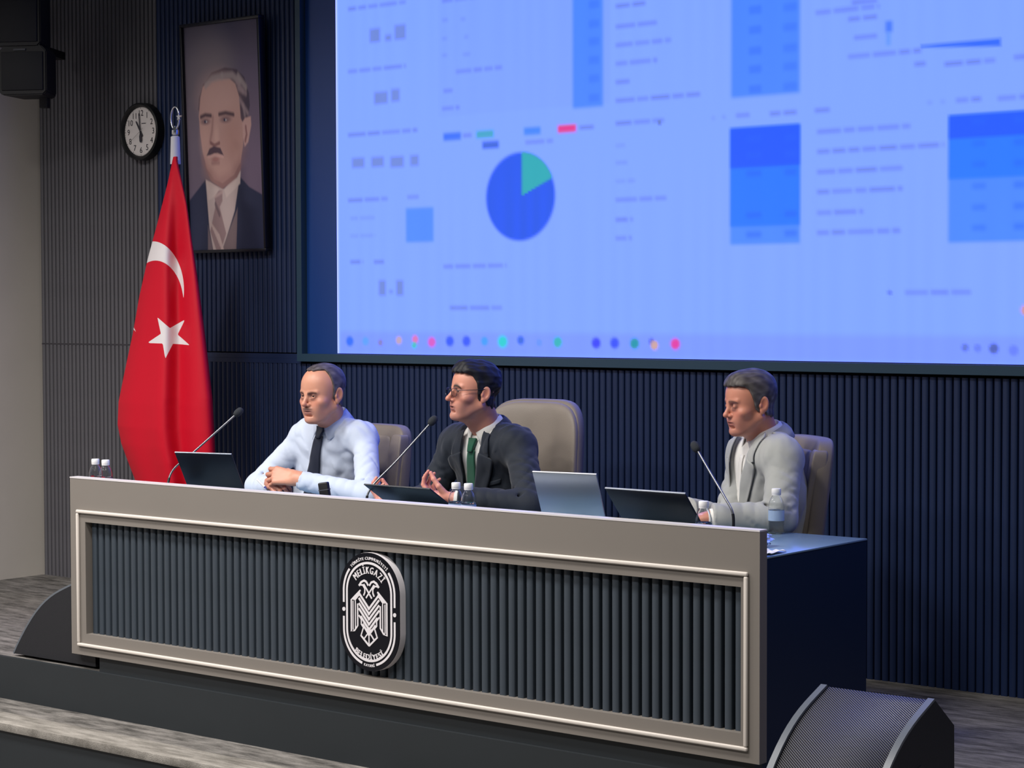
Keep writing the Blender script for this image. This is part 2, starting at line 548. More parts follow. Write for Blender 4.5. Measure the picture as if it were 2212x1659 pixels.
for x_, y_, w_, c_ in ((977, 295, 19, (60, 115, 235)), (1048, 290, 19, (66, 165, 205)), (1150, 283, 18, (68, 135, 240)), (1225, 278, 20, (228, 55, 145)), (1060, 313, 18, (62, 104, 220))):
    s_rect(x_-w_, y_-7, x_+w_, y_+8, c_, 1, 0.012)
pc, pr = (-1.0125, 2.002), 0.2005
cv.ell(pc[0], pc[1], pr, pr, (30, 88, 225), 1, 0.06)
ang = np.arctan2(U-pc[0], V-pc[1])
rr_ = np.hypot(U-pc[0], V-pc[1])
cv.mask(smooth(0, 0.02, U-pc[0])*smooth(-pr*1.05, -pr*0.95, -rr_)*smooth(-1.22, -1.12, -ang), (40, 170, 185))
s_rect(1913, 46, 1928, 70, (64, 118, 235), 0.9, 0.012); s_rect(1915, 70, 1924, 98, (92, 150, 252), 0.8, 0.012)
p = at(1990, 100, y=WY); q = at(2162, 86, y=WY)
cv.poly([(p[0], p[2]-0.006), (p[0], p[2]+0.004), (q[0], q[2]+0.006), (q[0], q[2]-0.024)], (52, 108, 228), 1, 0.008)
s_dot(1922, 632, 5, (96, 124, 220), 0.9); s_dot(2216, 670, 9, (205, 150, 165)); s_dot(1425, 265, 5, (90, 110, 190), 0.7)
for x_, y_, r_, c_ in ((756, 737, 6, (50, 112, 250)), (790, 737, 5, (92, 160, 250)), (822, 740, 4, (130, 130, 205)), (862, 735, 5, (190, 165, 195)), (897, 733, 5, (215, 120, 190)),
                       (895, 746, 4, (70, 190, 200)), (933, 739, 6, (214, 92, 200)), (972, 737, 6, (52, 92, 240)), (1008, 737, 6, (56, 92, 238)), (1047, 737, 5, (66, 158, 250)),
                       (1086, 738, 7, (40, 206, 212)), (1125, 735, 5, (58, 108, 222)), (1165, 740, 4, (104, 150, 235)), (1205, 739, 6, (50, 180, 190)), (1288, 741, 6, (58, 70, 232)),
                       (1328, 741, 6, (56, 84, 232)), (1371, 742, 6, (28, 150, 175)), (1408, 738, 4, (90, 110, 220)), (1414, 746, 5, (205, 165, 165)), (1459, 743, 6, (226, 62, 170)),
                       (2085, 751, 4, (96, 120, 215)), (2112, 752, 4, (104, 130, 225)), (2147, 753, 5, (80, 100, 190)), (2190, 757, 5, (104, 130, 230))):
    s_dot(x_, y_, r_*1.8, c_)
cv.rect(SX0-1, SX0+0.009, 0, 9, (205, 222, 255), 1, 0.003)
cv.c *= (1+0.014*np.sin(U*61+2*np.sin(U*13))*np.cos(V*2.1))[..., None]
scr_c = np.clip(cv.c, 0, 1); scr_c[..., 2] *= 1+1.3*smooth(0.7, 0.95, scr_c[..., 2])   # the blue channel of the photograph is clipped
P = np.stack([U-sbase.x, np.zeros_like(U)-0.001, V-sbase.z], -1)
M_SCREEN = mat_attr('led picture', 0.5, emission=1.0)
link('display', grid_mesh('display', P[::-1], False, col=scr_c[::-1]), M_SCREEN, scr)
box('housing', (SX0-sbase.x, 0.0, 0.0), (SX1-sbase.x, 0.016, SZ1-SZ0), M_BLACK, scr)
sfr = empty('trim_4', (FRX, WY, SZ0), label='slim dark frame around the LED screen', kind='structure')
M_FRAME = mat('dark screen frame', lin(40, 66, 86), 0.45)
M_NICHE = mat('navy gloss niche panel', lin(22, 62, 132), 0.4)
box('frame_side', (0, -0.035, -0.036), (0.034, 0.02, SZ1-SZ0), M_FRAME, sfr)
box('frame_bottom', (0, -0.036, -0.038), (SX1-FRX+0.2, 0.02, 0.0), M_FRAME, sfr)
box('niche_panel', (0.034, 0.004, 0.0), (SX0-FRX, 0.018, SZ1-SZ0), M_NICHE, sfr)

# ------------------------------------------------------------------ portrait
PXL, PXR = -3.165, -2.612
PZ0, PZ1 = 1.80, 2.945
YP = WY-0.05
por = empty('framed_portrait', ((PXL+PXR)/2, YP+0.02, PZ0-0.02), label='framed painted portrait of a man in dark suit on the navy wall', cat='portrait')
por.rotation_euler = (math.radians(2.0), 0, 0)
pw, ph = PXR-PXL, PZ1-PZ0
uu = np.linspace(0, 1, 150); vv = np.linspace(0, 1, 310)
U, V = np.meshgrid(uu, vv, indexing='ij')
cv = Canvas(U, V, (66, 64, 88))


def puv(X, Y):
    t = (Y-80)/1505.0
    return ((X-(68+27*t))/(517-7*t), 1-t)


def PP(*xy): return [puv(xy[i], xy[i+1]) for i in range(0, len(xy), 2)]


cv.c *= (0.9+0.25*np.sin(U*5+V*7)*np.sin(V*11-U*3))[..., None]
for X, Y, ru, rv, c, a in ((200, 560, .20, .18, (128, 118, 122), .6), (300, 360, .16, .07, (124, 112, 116), .55), (520, 600, .14, .20, (112, 98, 118), .5),
                           (140, 1000, .2, .22, (110, 94, 108), .6), (540, 1050, .2, .18, (118, 98, 116), .6)):
    u, v = puv(X, Y); cv.ell(u, v, ru*1.5, rv*1.5, c, a, 0.9)
cv.poly(PP(205, 1110, 90, 1245, 70, 1600, 640, 1600, 640, 1270, 600, 1240, 500, 1175, 440, 1105, 320, 1200), (38, 42, 66))       # coat
cv.poly(PP(205, 1120, 225, 1440, 250, 1600, 310, 1600, 400, 1330, 440, 1090, 445, 1060, 330, 1180), (176, 158, 156))           # shirt
cv.poly(PP(305, 1600, 420, 1310, 405, 1600), (112, 96, 100))                                                              # waistcoat
cv.poly(PP(212, 1600, 215, 1420, 250, 1600), (104, 90, 98))
cv.poly(PP(280, 1190, 318, 1190, 318, 1260, 298, 1300, 340, 1480, 300, 1590, 270, 1590, 230, 1460, 270, 1290, 265, 1240), (140, 116, 118))  # tie
for k in range(9):
    cv.stroke(PP(232+k*9, 1400+k*22, 292+k*4, 1490+k*14), 0.006, (186, 164, 160), 0.6)
cv.stroke(PP(262, 1230, 318, 1200), 0.008, (176, 150, 148), .7); cv.stroke(PP(270, 1280, 296, 1350), 0.012, (98, 80, 88), .8)
cv.poly(PP(205, 1110, 225, 1250, 262, 1230, 300, 1180, 240, 1130), (186, 168, 164)); cv.poly(PP(330, 1185, 345, 1240, 440, 1150, 445, 1070), (188, 170, 166))
cv.poly(PP(200, 1010, 240, 1120, 320, 1180, 420, 1110, 445, 1060, 450, 900, 300, 1000), (134, 100, 100))                       # neck
cv.poly(PP(162, 640, 168, 560, 200, 470, 260, 400, 350, 375, 430, 395, 480, 450, 510, 560, 515, 640, 500, 730, 460, 760, 440, 600, 400, 470, 300, 440, 230, 480, 190, 560, 180, 680), (66, 56, 72))  # hair
cv.poly(PP(178, 560, 195, 490, 235, 455, 300, 445, 380, 450, 420, 490, 445, 580, 452, 720, 470, 760, 465, 900, 445, 1010, 400, 1090, 320, 1140, 262, 1110, 215, 1040, 188, 930, 172, 800, 165, 680), (172, 136, 130))  # face
cv.ell(*puv(300, 560), .22, .09, (186, 150, 144), .6, .8); cv.ell(*puv(400, 860), .13, .1, (160, 120, 112), .6, .8)
cv.ell(*puv(205, 850), .06, .08, (184, 146, 138), .5, .8); cv.ell(*puv(290, 1060), .15, .05, (176, 138, 130), .6, .8)
for pts in (PP(215, 480, 260, 440, 330, 430), PP(330, 430, 400, 430, 450, 480), PP(440, 440, 490, 520)):
    cv.stroke(pts, 0.016, (150, 136, 138), .8, .012)
for pts in (PP(430, 480, 470, 540), PP(450, 600, 500, 690), PP(470, 640, 480, 700), PP(440, 520, 490, 560)):
    cv.stroke(pts, 0.012, (146, 126, 132), .7, .012)
cv.poly(PP(462, 750, 480, 720, 520, 712, 522, 770, 500, 880, 475, 910, 466, 850), (178, 142, 138)); cv.stroke(PP(485, 780, 490, 830, 480, 870), .010, (120, 78, 80), .8)
cv.stroke(PP(178, 690, 210, 678, 250, 686), .009, (64, 48, 60), .9, .008); cv.stroke(PP(305, 682, 350, 676, 405, 692), .009, (64, 48, 60), .9, .008)
cv.ell(*puv(210, 722), .060, .014, (118, 92, 96), .9, .6); cv.ell(*puv(350, 718), .068, .015, (118, 92, 96), .9, .6)
cv.ell(*puv(214, 724), .016, .005, (178, 170, 176), .8, .4); cv.ell(*puv(348, 722), .016, .005, (178, 170, 176), .8, .4)
cv.ell(*puv(208, 723), .012, .007, (52, 48, 70), 1, .3); cv.ell(*puv(342, 721), .012, .007, (52, 48, 70), 1, .3)
cv.stroke(PP(262, 700, 256, 780, 240, 860), .012, (140, 104, 102), .7, .012); cv.ell(*puv(285, 830), .03, .05, (190, 154, 146), .6, .8)
cv.stroke(PP(245, 868, 270, 886, 304, 872), .008, (108, 70, 74), .8)
cv.poly(PP(215, 950, 235, 905, 265, 890, 310, 905, 332, 958, 290, 938, 265, 940, 240, 952), (78, 60, 72)); cv.stroke(PP(226, 962, 270, 950, 328, 966), .006, (190, 150, 146), .8)
cv.ell(*puv(276, 980), .05, .010, (150, 98, 98), .7, .5); cv.stroke(PP(250, 1004, 300, 1004), .008, (134, 96, 94), .6, .01)
cv.stroke(PP(190, 980, 225, 1060, 300, 1130, 380, 1100, 440, 1010), .02, (138, 100, 98), .5, .03)
cv.c = np.clip(cv.c*1.4, 0, 1)
P = np.stack([(U-0.5)*pw, np.zeros_like(U)-0.012, V*ph+0.02], -1)
link('picture', grid_mesh('picture', P[::-1], False, col=cv.c[::-1]), mat_attr('painted picture', 0.55, spec=0.3), por)
M_PFRAME = mat('black portrait frame', lin(18, 20, 30), 0.4)
fb = 0.016
for nm, lo, hi in (('frame_rail', (-pw/2-fb, -0.03, 0.02-fb), (pw/2+fb, 0.012, 0.02)), ('frame_rail', (-pw/2-fb, -0.03, 0.02+ph), (pw/2+fb, 0.012, 0.02+ph+fb)),
                   ('frame_stile', (-pw/2-fb, -0.03, 0.02), (-pw/2, 0.012, 0.02+ph)), ('frame_stile', (pw/2, -0.03, 0.02), (pw/2+fb, 0.012, 0.02+ph))):
    box(nm, lo, hi, M_PFRAME, por, bev=0.003)
box('backing', (-pw/2, -0.010, 0.02), (pw/2, 0.010, 0.02+ph), M_PFRAME, por)

# ------------------------------------------------------------------ wall clock
ck = empty('wall_clock', (-3.556, WY-0.006, 2.4366-0.15), label='round white wall clock with black rim on the grey slats', cat='clock')
CR = 0.1505


def ring_prof(prof, name, m, parent, seg=64):
    bm = bmesh.new(); add_lathe(bm, prof, seg, Matrix.Translation((0, 0, 0.15)) @ Matrix.Rotation(math.pi/2, 4, 'X'), cap=False)
    return link(name, sharp(bm_mesh(bm, name), 0.7), m, parent)


M_CLOCKF = mat('clock dial', lin(222, 216, 214), 0.5)
M_CLOCKB = mat('clock print', lin(52, 50, 58), 0.6)
ring_prof([(0.128, 0.028), (0.134, 0.045), (0.142, 0.052), (CR, 0.046), (CR+0.002, 0.0), (0.0, 0.0)], 'rim', M_BLACK, ck)
ring_prof([(0.0, 0.030), (0.132, 0.030)], 'dial', M_CLOCKF, ck)
for h in range(1, 13):
    a = math.radians(90-30*h); r = 0.098
    bm = bmesh.new()
    add_mesh(bm, text_mesh(str(h), 0.044), Matrix.Translation((r*math.cos(a), -0.0312, 0.15+r*math.sin(a)-0.015)) @ Matrix.Rotation(math.pi/2, 4, 'X'))
    link('numeral', bm_mesh(bm, 'numeral'), M_CLOCKB, ck)
bm = bmesh.new()
for i in range(60):
    a = math.radians(6*i); r0, r1 = (0.122, 0.127) if i % 5 else (0.120, 0.128)
    c, s_ = math.sin(a), math.cos(a); t = 0.0006 if i % 5 else 0.0013
    bm.faces.new([bm.verts.new((r*c+k*t*s_, -0.0311, 0.15+r*s_-k*t*c)) for r, k in ((r0, -1), (r0, 1), (r1, 1), (r1, -1))])
link('minute_track', bm_mesh(bm, 'minute_track'), M_CLOCKB, ck)['kind'] = 'stuff'
bm = bmesh.new()
bm.faces.new([bm.verts.new((x_, -0.0312, 0.15+z_)) for x_, z_ in ((0.006, 0.040), (0.040, 0.040), (0.040, 0.044), (0.006, 0.044))])
link('maker_line', bm_mesh(bm, 'maker_line'), M_CLOCKB, ck)


def hand_poly(name, ang, pts, y, m):
    a = math.radians(ang); poly = [(x_*math.cos(a)+z_*math.sin(a), 0.15-x_*math.sin(a)+z_*math.cos(a)) for x_, z_ in pts]
    bm = bmesh.new(); add_prism(bm, poly, y, y-0.0012); link(name, bm_mesh(bm, name), m, ck)


hand_poly('hour_hand', -32, [(-0.0045, -0.03), (0.0045, -0.03), (0.005, 0), (0.0035, 0.062), (0, 0.068), (-0.0035, 0.062), (-0.005, 0)], -0.034, M_CLOCKB)
hand_poly('minute_hand', -5, [(-0.009, -0.05), (-0.005, -0.058), (0.005, -0.058), (0.009, -0.05), (0.009, -0.025), (0.0035, -0.012), (0.003, 0.092), (0, 0.098), (-0.003, 0.092), (-0.0035, -0.012), (-0.009, -0.025)], -0.0365, M_CLOCKB)
hand_poly('second_hand', 236, [(-0.0007, -0.03), (0.0007, -0.03), (0.0007, 0.075), (-0.0007, 0.075)], -0.039, mat('clock second hand', lin(150, 146, 146), 0.5))

# ------------------------------------------------------------------ hanging loudspeaker
sp0 = at(62, 232, y=1.62)
spk = empty('hanging_loudspeaker', sp0.tolist(), math.radians(30), 'black twin-cabinet loudspeaker hung high in the left corner', 'loudspeaker')
M_SPK = mat('matte black cabinet', lin(9, 10, 16), 0.6, bump=0.2, bscale=400)
M_MESHG = mat('black grille cloth', lin(10, 12, 18), 0.7, bump=0.4, bscale=900)
szs = [at(62, y_, y=1.62)[2]-sp0[2] for y_ in (210, 108, 108, -26)]
for nm, zlo, zhi, wd, cx_ in (('lower_cabinet', szs[0], szs[1]+0.012, 0.262, 0.012), ('upper_cabinet', szs[2]+0.004, szs[3], 0.250, -0.012)):
    bm = bmesh.new(); h = zhi-zlo; c_ = 0.030
    poly = [(cx_-wd/2, zlo+0.02), (cx_-wd/2, zhi-c_), (cx_-wd/2+c_, zhi), (cx_+wd/2-c_, zhi), (cx_+wd/2, zhi-c_), (cx_+wd/2, zlo+0.02), (cx_+wd/2-0.02, zlo), (cx_-wd/2+0.02, zlo)]
    add_prism(bm, poly, -0.11, 0.11)
    for v in bm.verts:
        if v.co.y > 0: v.co.x = cx_+(v.co.x-cx_)*0.75
    bmesh.ops.bevel(bm, geom=list(bm.edges), offset=0.006, segments=2, affect='EDGES')
    o = link(nm, sharp(bm_mesh(bm, nm)), M_SPK, spk)
    box('grille', (cx_-wd/2+0.018, -0.118, zlo+0.025), (cx_+wd/2-0.018, -0.108, zhi-0.035), M_MESHG, o, bev=0.004)
    if nm == 'lower_cabinet': box('badge', (cx_-0.045, -0.116, zhi-0.028), (cx_+0.02, -0.108, zhi-0.018), mat('grey badge', lin(40, 44, 54), 0.5), o)
box('bracket_post', (0.045, 0.03, 0.0), (0.090, 0.075, szs[3]), M_SPK, spk, bev=0.004)
box('wall_arm', (-0.02, 0.075, 0.30), (0.03, 0.45, 0.34), M_SPK, spk)

# ------------------------------------------------------------------ flag on a pole
FPY = 1.72
fb_ = at(379, 345, y=FPY); FX = fb_[0]
flg = empty('flag_on_pole', (FX, FPY, 0), label='red flag with white crescent and star hanging from a steel pole', cat='flag')
Lpx = [(345, 374), (400, 362), (480, 341), (560, 319), (640, 301), (720, 287), (800, 270), (870, 256), (920, 254), (960, 262), (1000, 277), (1035, 291), (1100, 305)]
Rpx = [(345, 384), (440, 404), (520, 415), (600, 427), (700, 440), (780, 450), (860, 459), (930, 463), (1000, 466), (1100, 462)]
zs = [at(300, y_, y=FPY-0.05)[2] for y_, _ in Lpx]; xs = [at(x_, y_, y=FPY-0.05)[0]-FX for y_, x_ in Lpx]
zr = [at(450, y_, y=FPY-0.05)[2] for y_, _ in Rpx]; xr = [at(x_, y_, y=FPY-0.05)[0]-FX for y_, x_ in Rpx]
ZF1 = zs[0]; ZF0 = 0.50
nt_, nz_ = 220, 300
zz = np.linspace(ZF1, ZF0, nz_)
lx = np.interp(-zz, [-z for z in zs], xs); rx = np.interp(-zz, [-z for z in zr], xr)
TH, ZZ = np.meshgrid(np.linspace(0, 2*np.pi, nt_, endpoint=False), zz, indexing='ij')
cxm = (lx+rx)/2; hw = (rx-lx)/2
drop = (ZF1-ZZ)
dep = 0.02+0.34*hw[None, :]
ct, st = np.cos(TH), np.sin(TH)
fold = 1+0.10*np.minimum(drop/0.6, 1)*np.sin(5*TH+0.9*drop+0.6)*(st < 0)*(-st)
# silhouette as seen from the audience is kept, folds run down the cloth
pa_ = cxm[None, :]+hw[None, :]*ct
py_ = dep*st*fold-0.05
crease = np.exp(-((pa_-(lx+0.66*(rx-lx))[None, :])/(0.05+0.12*hw[None, :]))**2)*np.clip(-st, 0, 1)
py_ = py_+0.085*crease*np.minimum(drop/0.5, 1)-0.02*np.exp(-((pa_-(lx+0.45*(rx-lx))[None, :])/0.09)**2)*np.clip(-st, 0, 1)*np.minimum(drop/0.5, 1)
px_ = pa_-(py_+0.05)*1.10
zb_ = ZZ.copy()
lowf = np.clip((0.75-ZZ)/0.25, 0, 1)
zb_ += lowf*0.10*(pa_-lx[None, :])/np.maximum(rx-lx, 0.05)[None, :]
U, V = pa_, zb_


def fpt(px, py):
    p = at(px, py, y=FPY-0.05); return (p[0]-FX, p[2])


def circ3(A, B, C):
    (ax, ay), (bx, by), (cx_, cy_) = A, B, C
    M = np.array([[bx-ax, by-ay], [cx_-ax, cy_-ay]]); r = 0.5*np.array([bx*bx-ax*ax+by*by-ay*ay, cx_*cx_-ax*ax+cy_*cy_-ay*ay])
    o = np.linalg.solve(M, r); return o[0], o[1], math.hypot(o[0]-ax, o[1]-ay)


horn1, horn2 = fpt(396, 648), fpt(296, 718)
ox, oz, orad = circ3(fpt(332, 522), horn1, horn2); ix, iz, irad = circ3(fpt(339, 564), horn1, horn2)
cres = np.maximum(np.hypot(U-ox, V-oz)-orad, irad-np.hypot(U-ix, V-iz))
tips = [fpt(341, 685), fpt(400, 690), fpt(410, 745), fpt(358, 773), fpt(319, 740)]
sc_ = tuple(np.mean(tips, axis=0))
star = []
for i in range(5):
    a_, b_ = tips[i], tips[(i+1) % 5]
    star.append(a_); m_ = ((a_[0]+b_[0])/2-sc_[0], (a_[1]+b_[1])/2-sc_[1]); star.append((sc_[0]+m_[0]*0.47, sc_[1]+m_[1]*0.47))
msk = np.minimum(cres, poly_sdf(star, U, V))
msk = np.where(st > 0.25, 1.0, msk)
M_FLAG = bpy.data.materials.new('flag satin'); M_FLAG.use_nodes = True
nt = M_FLAG.node_tree; b = nt.nodes['Principled BSDF']; b.inputs['Roughness'].default_value = 0.6; b.inputs['Specular IOR Level'].default_value = 0.25
a = nt.nodes.new('ShaderNodeAttribute'); a.attribute_name = 'print'
lt = nt.nodes.new('ShaderNodeMath'); lt.operation = 'LESS_THAN'; lt.inputs[1].default_value = 0.0
nt.links.new(a.outputs['Fac'], lt.inputs[0])
mx = nt.nodes.new('ShaderNodeMix'); mx.data_type = 'RGBA'; mx.inputs['A'].default_value = lin(204, 10, 40); mx.inputs['B'].default_value = lin(232, 226, 228)
nt.links.new(lt.outputs[0], mx.inputs['Factor']); nt.links.new(mx.outputs['Result'], b.inputs['Base Color'])
link('cloth', grid_mesh('cloth', np.stack([px_, py_, zb_], -1), True, True, attrs={'print': msk}), M_FLAG, flg)
zt_ = at(379, 300, y=FPY)[2]
lathe('pole', [(0.012, 0.02), (0.012, zt_)], M_CHROME, flg, 20)
lathe('base', [(0.0, 0.0), (0.17, 0.0), (0.17, 0.012), (0.15, 0.03), (0.05, 0.05), (0.022, 0.09), (0.016, 0.12)], M_CHROME, flg, 40)
lathe('sleeve', [(0.012, 0), (0.026, 0.0), (0.022, 0.135), (0.013, 0.14)], mat('white flag sleeve', lin(206, 206, 214), 0.7), flg, 24, (0.002, -0.002, ZF1-0.03))
zf_ = at(379, 292, y=FPY)[2]
lathe('collar', [(0.013, 0), (0.018, 0.006), (0.018, 0.024), (0.012, 0.03), (0.007, 0.045)], M_CHROME, flg, 24, (0, 0, zf_))
zc_ = at(379, 255, y=FPY)[2]
ring_pts = [(0.030*math.sin(t), 0, zc_+0.055*math.cos(t)+0.0) for t in np.linspace(0, 2*math.pi, 40, endpoint=False)]
tube('crescent_finial', ring_pts, 0.0045, M_CHROME, flg, 10, True)
bm = bmesh.new()
sp_ = []
for i in range(10):
    r_ = 0.020 if i % 2 == 0 else 0.008
    sp_.append((0.030+r_*math.sin(math.pi*i/5), zc_+0.004+r_*math.cos(math.pi*i/5)))
add_prism(bm, sp_, -0.004, 0.004)
link('star_finial', bm_mesh(bm, 'star_finial'), M_CHROME, flg)

# ------------------------------------------------------------------ conference desk
DY = 0.300; DX0, DX1 = -1.953, 1.395
DZ0, DZ1 = 0.0643, 0.801; PT = 0.043           # front panel
WZ = 0.714; DYB = 0.985                        # worktop height and rear edge
DCX = (DX0+DX1)/2
desk = empty('conference_desk', (DCX, DY, 0), label='long greige conference desk with dark slatted front on the stage edge', cat='desk')
hl = (DX1-DX0)/2


def dpt(px, py, y=DY):
    p = at(px, py, y=y); return p[0]-DCX, p[2]


OX0, OZ1 = dpt(184, 1131); OX1 = dpt(1603, 1270)[0]-0.0; OZ0 = dpt(184, 1366)[1]
OX1 = dpt(1600, 1580)[0]
OX0 = max(OX0, -hl+0.06)
OZ0 = (dpt(184, 1366)[1]+dpt(1600, 1588)[1])/2; OZ1 = (dpt(184, 1131)[1]+dpt(1600, 1264)[1])/2
# front panel: a frame of four boards round the slatted recess
for nm, lo, hi in (('top_board', (-hl, 0, OZ1), (hl, PT, DZ1)), ('bottom_board', (-hl, 0, DZ0), (hl, PT, OZ0)),
                   ('side_board', (-hl, 0, OZ0), (OX0, PT, OZ1)), ('side_board', (OX1, 0, OZ0), (hl, PT, OZ1))):
    box(nm, lo, hi, M_DESK, desk)
box('top_edge_highlight', (-hl-0.0005, -0.0012, DZ1-0.0045), (hl+0.0005, PT+0.0005, DZ1+0.0008), mat('painted edge highlight', lin(214, 210, 212), 0.35), desk, label='painted edge highlight along the top of the panel')  # bright strip stands in for ceiling light on the panel's top edge
MX0, MX1 = dpt(171, 1250)[0], dpt(1613, 1400)[0]
MZ0 = (dpt(171, 1392)[1]+dpt(1613, 1617)[1])/2; MZ1 = (dpt(171, 1106)[1]+dpt(1613, 1238)[1])/2
mw = 0.0145


def moulding(name, p, q):
    """quarter-round bead from p to q (x, z)"""
    bm = bmesh.new()
    add_box(bm, (min(p[0], q[0])-mw/2, -0.011, min(p[1], q[1])-mw/2), (max(p[0], q[0])+mw/2, 0.001, max(p[1], q[1])+mw/2), 0.005, 3)
    return link(name, sharp(bm_mesh(bm, name)), M_MOULD, desk, label='cream moulding bead')


moulding('moulding', (MX0, MZ1), (MX1, MZ1)); moulding('moulding', (MX0, MZ0), (MX1, MZ0))
moulding('moulding', (MX0, MZ0+mw), (MX0, MZ1-mw)); moulding('moulding', (MX1, MZ0+mw), (MX1, MZ1-mw))
box('recess_panel', (OX0-0.01, 0.050, OZ0-0.01), (OX1+0.01, 0.060, OZ1+0.01), M_GAP, desk)
slat_row(OX0+0.004, OX1-0.004, OZ0, OZ1, M_ANTH, desk, 0.026, 0.0272, 0.025, 0.0402)
# carcass behind the panel
for nm, lo, hi in (('side_panel', (hl-0.030, PT, DZ0-0.005), (hl-0.002, DYB-DY, WZ-0.006)), ('side_panel', (-hl+0.14, PT, DZ0-0.005), (-hl+0.168, DYB-DY, WZ-0.006)),
                   ('modesty_panel', (-hl+0.168, PT+0.02, DZ0-0.005), (hl-0.030, PT+0.04, WZ-0.006)), ('cable_rail', (-hl+0.168, 0.20, WZ-0.10), (hl-0.030, 0.22, WZ-0.006))):
    box(nm, lo, hi, M_CARCASS, desk)
box('plinth', (-hl+0.15, 0.022, 0.0), (hl-0.03, 0.08, DZ0+0.01), M_STAGE, desk)
box('plinth', (hl-0.03, 0.022, 0.0), (hl-0.003, DYB-DY-0.002, DZ0), M_CARCASS, desk)
box('plinth', (-hl+0.15, 0.08, 0.0), (-hl+0.165, DYB-DY-0.01, DZ0), M_CARCASS, desk)
box('worktop', (-hl+0.002, PT, WZ-0.006), (hl, DYB-DY, WZ), M_TOP, desk, bev=0.001)

# ------------------------------------------------------------------ emblem plaque on the desk front
EMY = 0.292
ec = at(797.5, 1322, y=EMY)
emb = empty('emblem_plaque', (ec[0], EMY, ec[2]-0.217), label='black oval municipal emblem plaque with white double-headed eagle on desk front', cat='plaque')
ez = 0.217; ER = 0.1475; ES = 0.069


def pill(r, n=28):
    pts = [(r*math.cos(t), ez+ES+r*math.sin(t)) for t in np.linspace(0, math.pi, n)]
    pts += [(r*math.cos(t), ez-ES+r*math.sin(t)) for t in np.linspace(math.pi, 2*math.pi, n)]
    return pts


prism('rim', pill(ER), 0.004, 0.034, M_EMBW, emb, bev=0, ang=0.5)
prism('plate', pill(ER-0.0005), 0.0, 0.004, M_EMBB, emb, ang=0.5)


def stroke_poly(bm, pts, w_, closed=False, y=-0.0016):
    n = len(pts); L = []; R = []
    for i in range(n):
        p = Vector(pts[i])
        if closed: t = Vector(pts[(i+1) % n])-Vector(pts[i-1])
        else: t = Vector(pts[min(i+1, n-1)])-Vector(pts[max(i-1, 0)])
        t.normalize(); nrm = Vector((-t.y, t.x))
        L.append(p+nrm*w_/2); R.append(p-nrm*w_/2)
    rngi = range(n if closed else n-1)
    A = [[bm.verts.new((q.x, yy, q.y)) for q in S] for S in (L, R) for yy in (0.0005, y)]
    for i in rngi:
        j = (i+1) % n
        bm.faces.new((A[1][i], A[1][j], A[3][j], A[3][i]))
        bm.faces.new((A[0][i], A[0][j], A[1][j], A[1][i])); bm.faces.new((A[2][i], A[3][i], A[3][j], A[2][j]))
    if not closed:
        for i in (0, n-1): bm.faces.new((A[0][i], A[1][i], A[3][i], A[2][i]))


bm = bmesh.new(); stroke_poly(bm, pill(0.1095, 40), 0.0085, True); link('inner_ring', bm_mesh(bm, 'inner_ring'), M_EMBW, emb)
ro = 0.1255
arcs = []
for sgn in (-1, 1):
    up_ = [(sgn*ro*math.sin(t), ez+ES+ro*math.cos(t)) for t in np.linspace(math.radians(50), math.pi/2, 12)]+[(sgn*ro, ez+0.026)]
    lo_ = [(sgn*ro, ez-0.026)]+[(sgn*ro*math.sin(t), ez-ES-ro*math.cos(t)) for t in np.linspace(math.pi/2, math.radians(16), 20)]
    arcs += [up_, lo_]
for a_ in arcs:
    bm = bmesh.new(); stroke_poly(bm, a_, 0.0085); link('outer_ring', bm_mesh(bm, 'outer_ring'), M_EMBW, emb)
for sgn in (-1, 1):
    bm = bmesh.new(); add_lathe(bm, [(0.0075, 0.0), (0.0075, 0.0016)], 20, Matrix.Translation((sgn*0.1255, 0.0, ez)) @ Matrix.Rotation(math.pi/2, 4, 'X'))
    link('dot', bm_mesh(bm, 'dot'), M_EMBW, emb)


def arc_text(name, txt, R, cz, size, half_ang, flip=False, bold=0.0):
    ws = [text_width(c, size)+size*0.14 if c != ' ' else size*0.35 for c in txt]
    tot = sum(ws); a = -half_ang; bm = bmesh.new()
    for c, w_ in zip(txt, ws):
        am = a+half_ang*2*w_/tot/2; a += half_ang*2*w_/tot
        if c == ' ': continue
        sx = min(1.6, half_ang*2*R/tot)
        if not flip:
            M = Matrix.Translation((R*math.sin(am), -0.0008, ez+cz+R*math.cos(am))) @ Matrix.Rotation(am, 4, 'Y')
        else:
            M = Matrix.Translation((R*math.sin(am), -0.0008, ez+cz-R*math.cos(am))) @ Matrix.Rotation(-am, 4, 'Y')
        M = M @ Matrix.Rotation(math.pi/2, 4, 'X') @ Matrix.Diagonal((sx, 1, 1, 1))
        for kk, off in enumerate((0, bold, -bold) if bold else (0,)):
            add_mesh(bm, text_mesh(c, size, 0.0008), M @ Matrix.Translation((off, 0, kk*0.00006)))
    o = link(name, bm_mesh(bm, name), M_EMBW, emb); o['kind'] = 'stuff'; return o


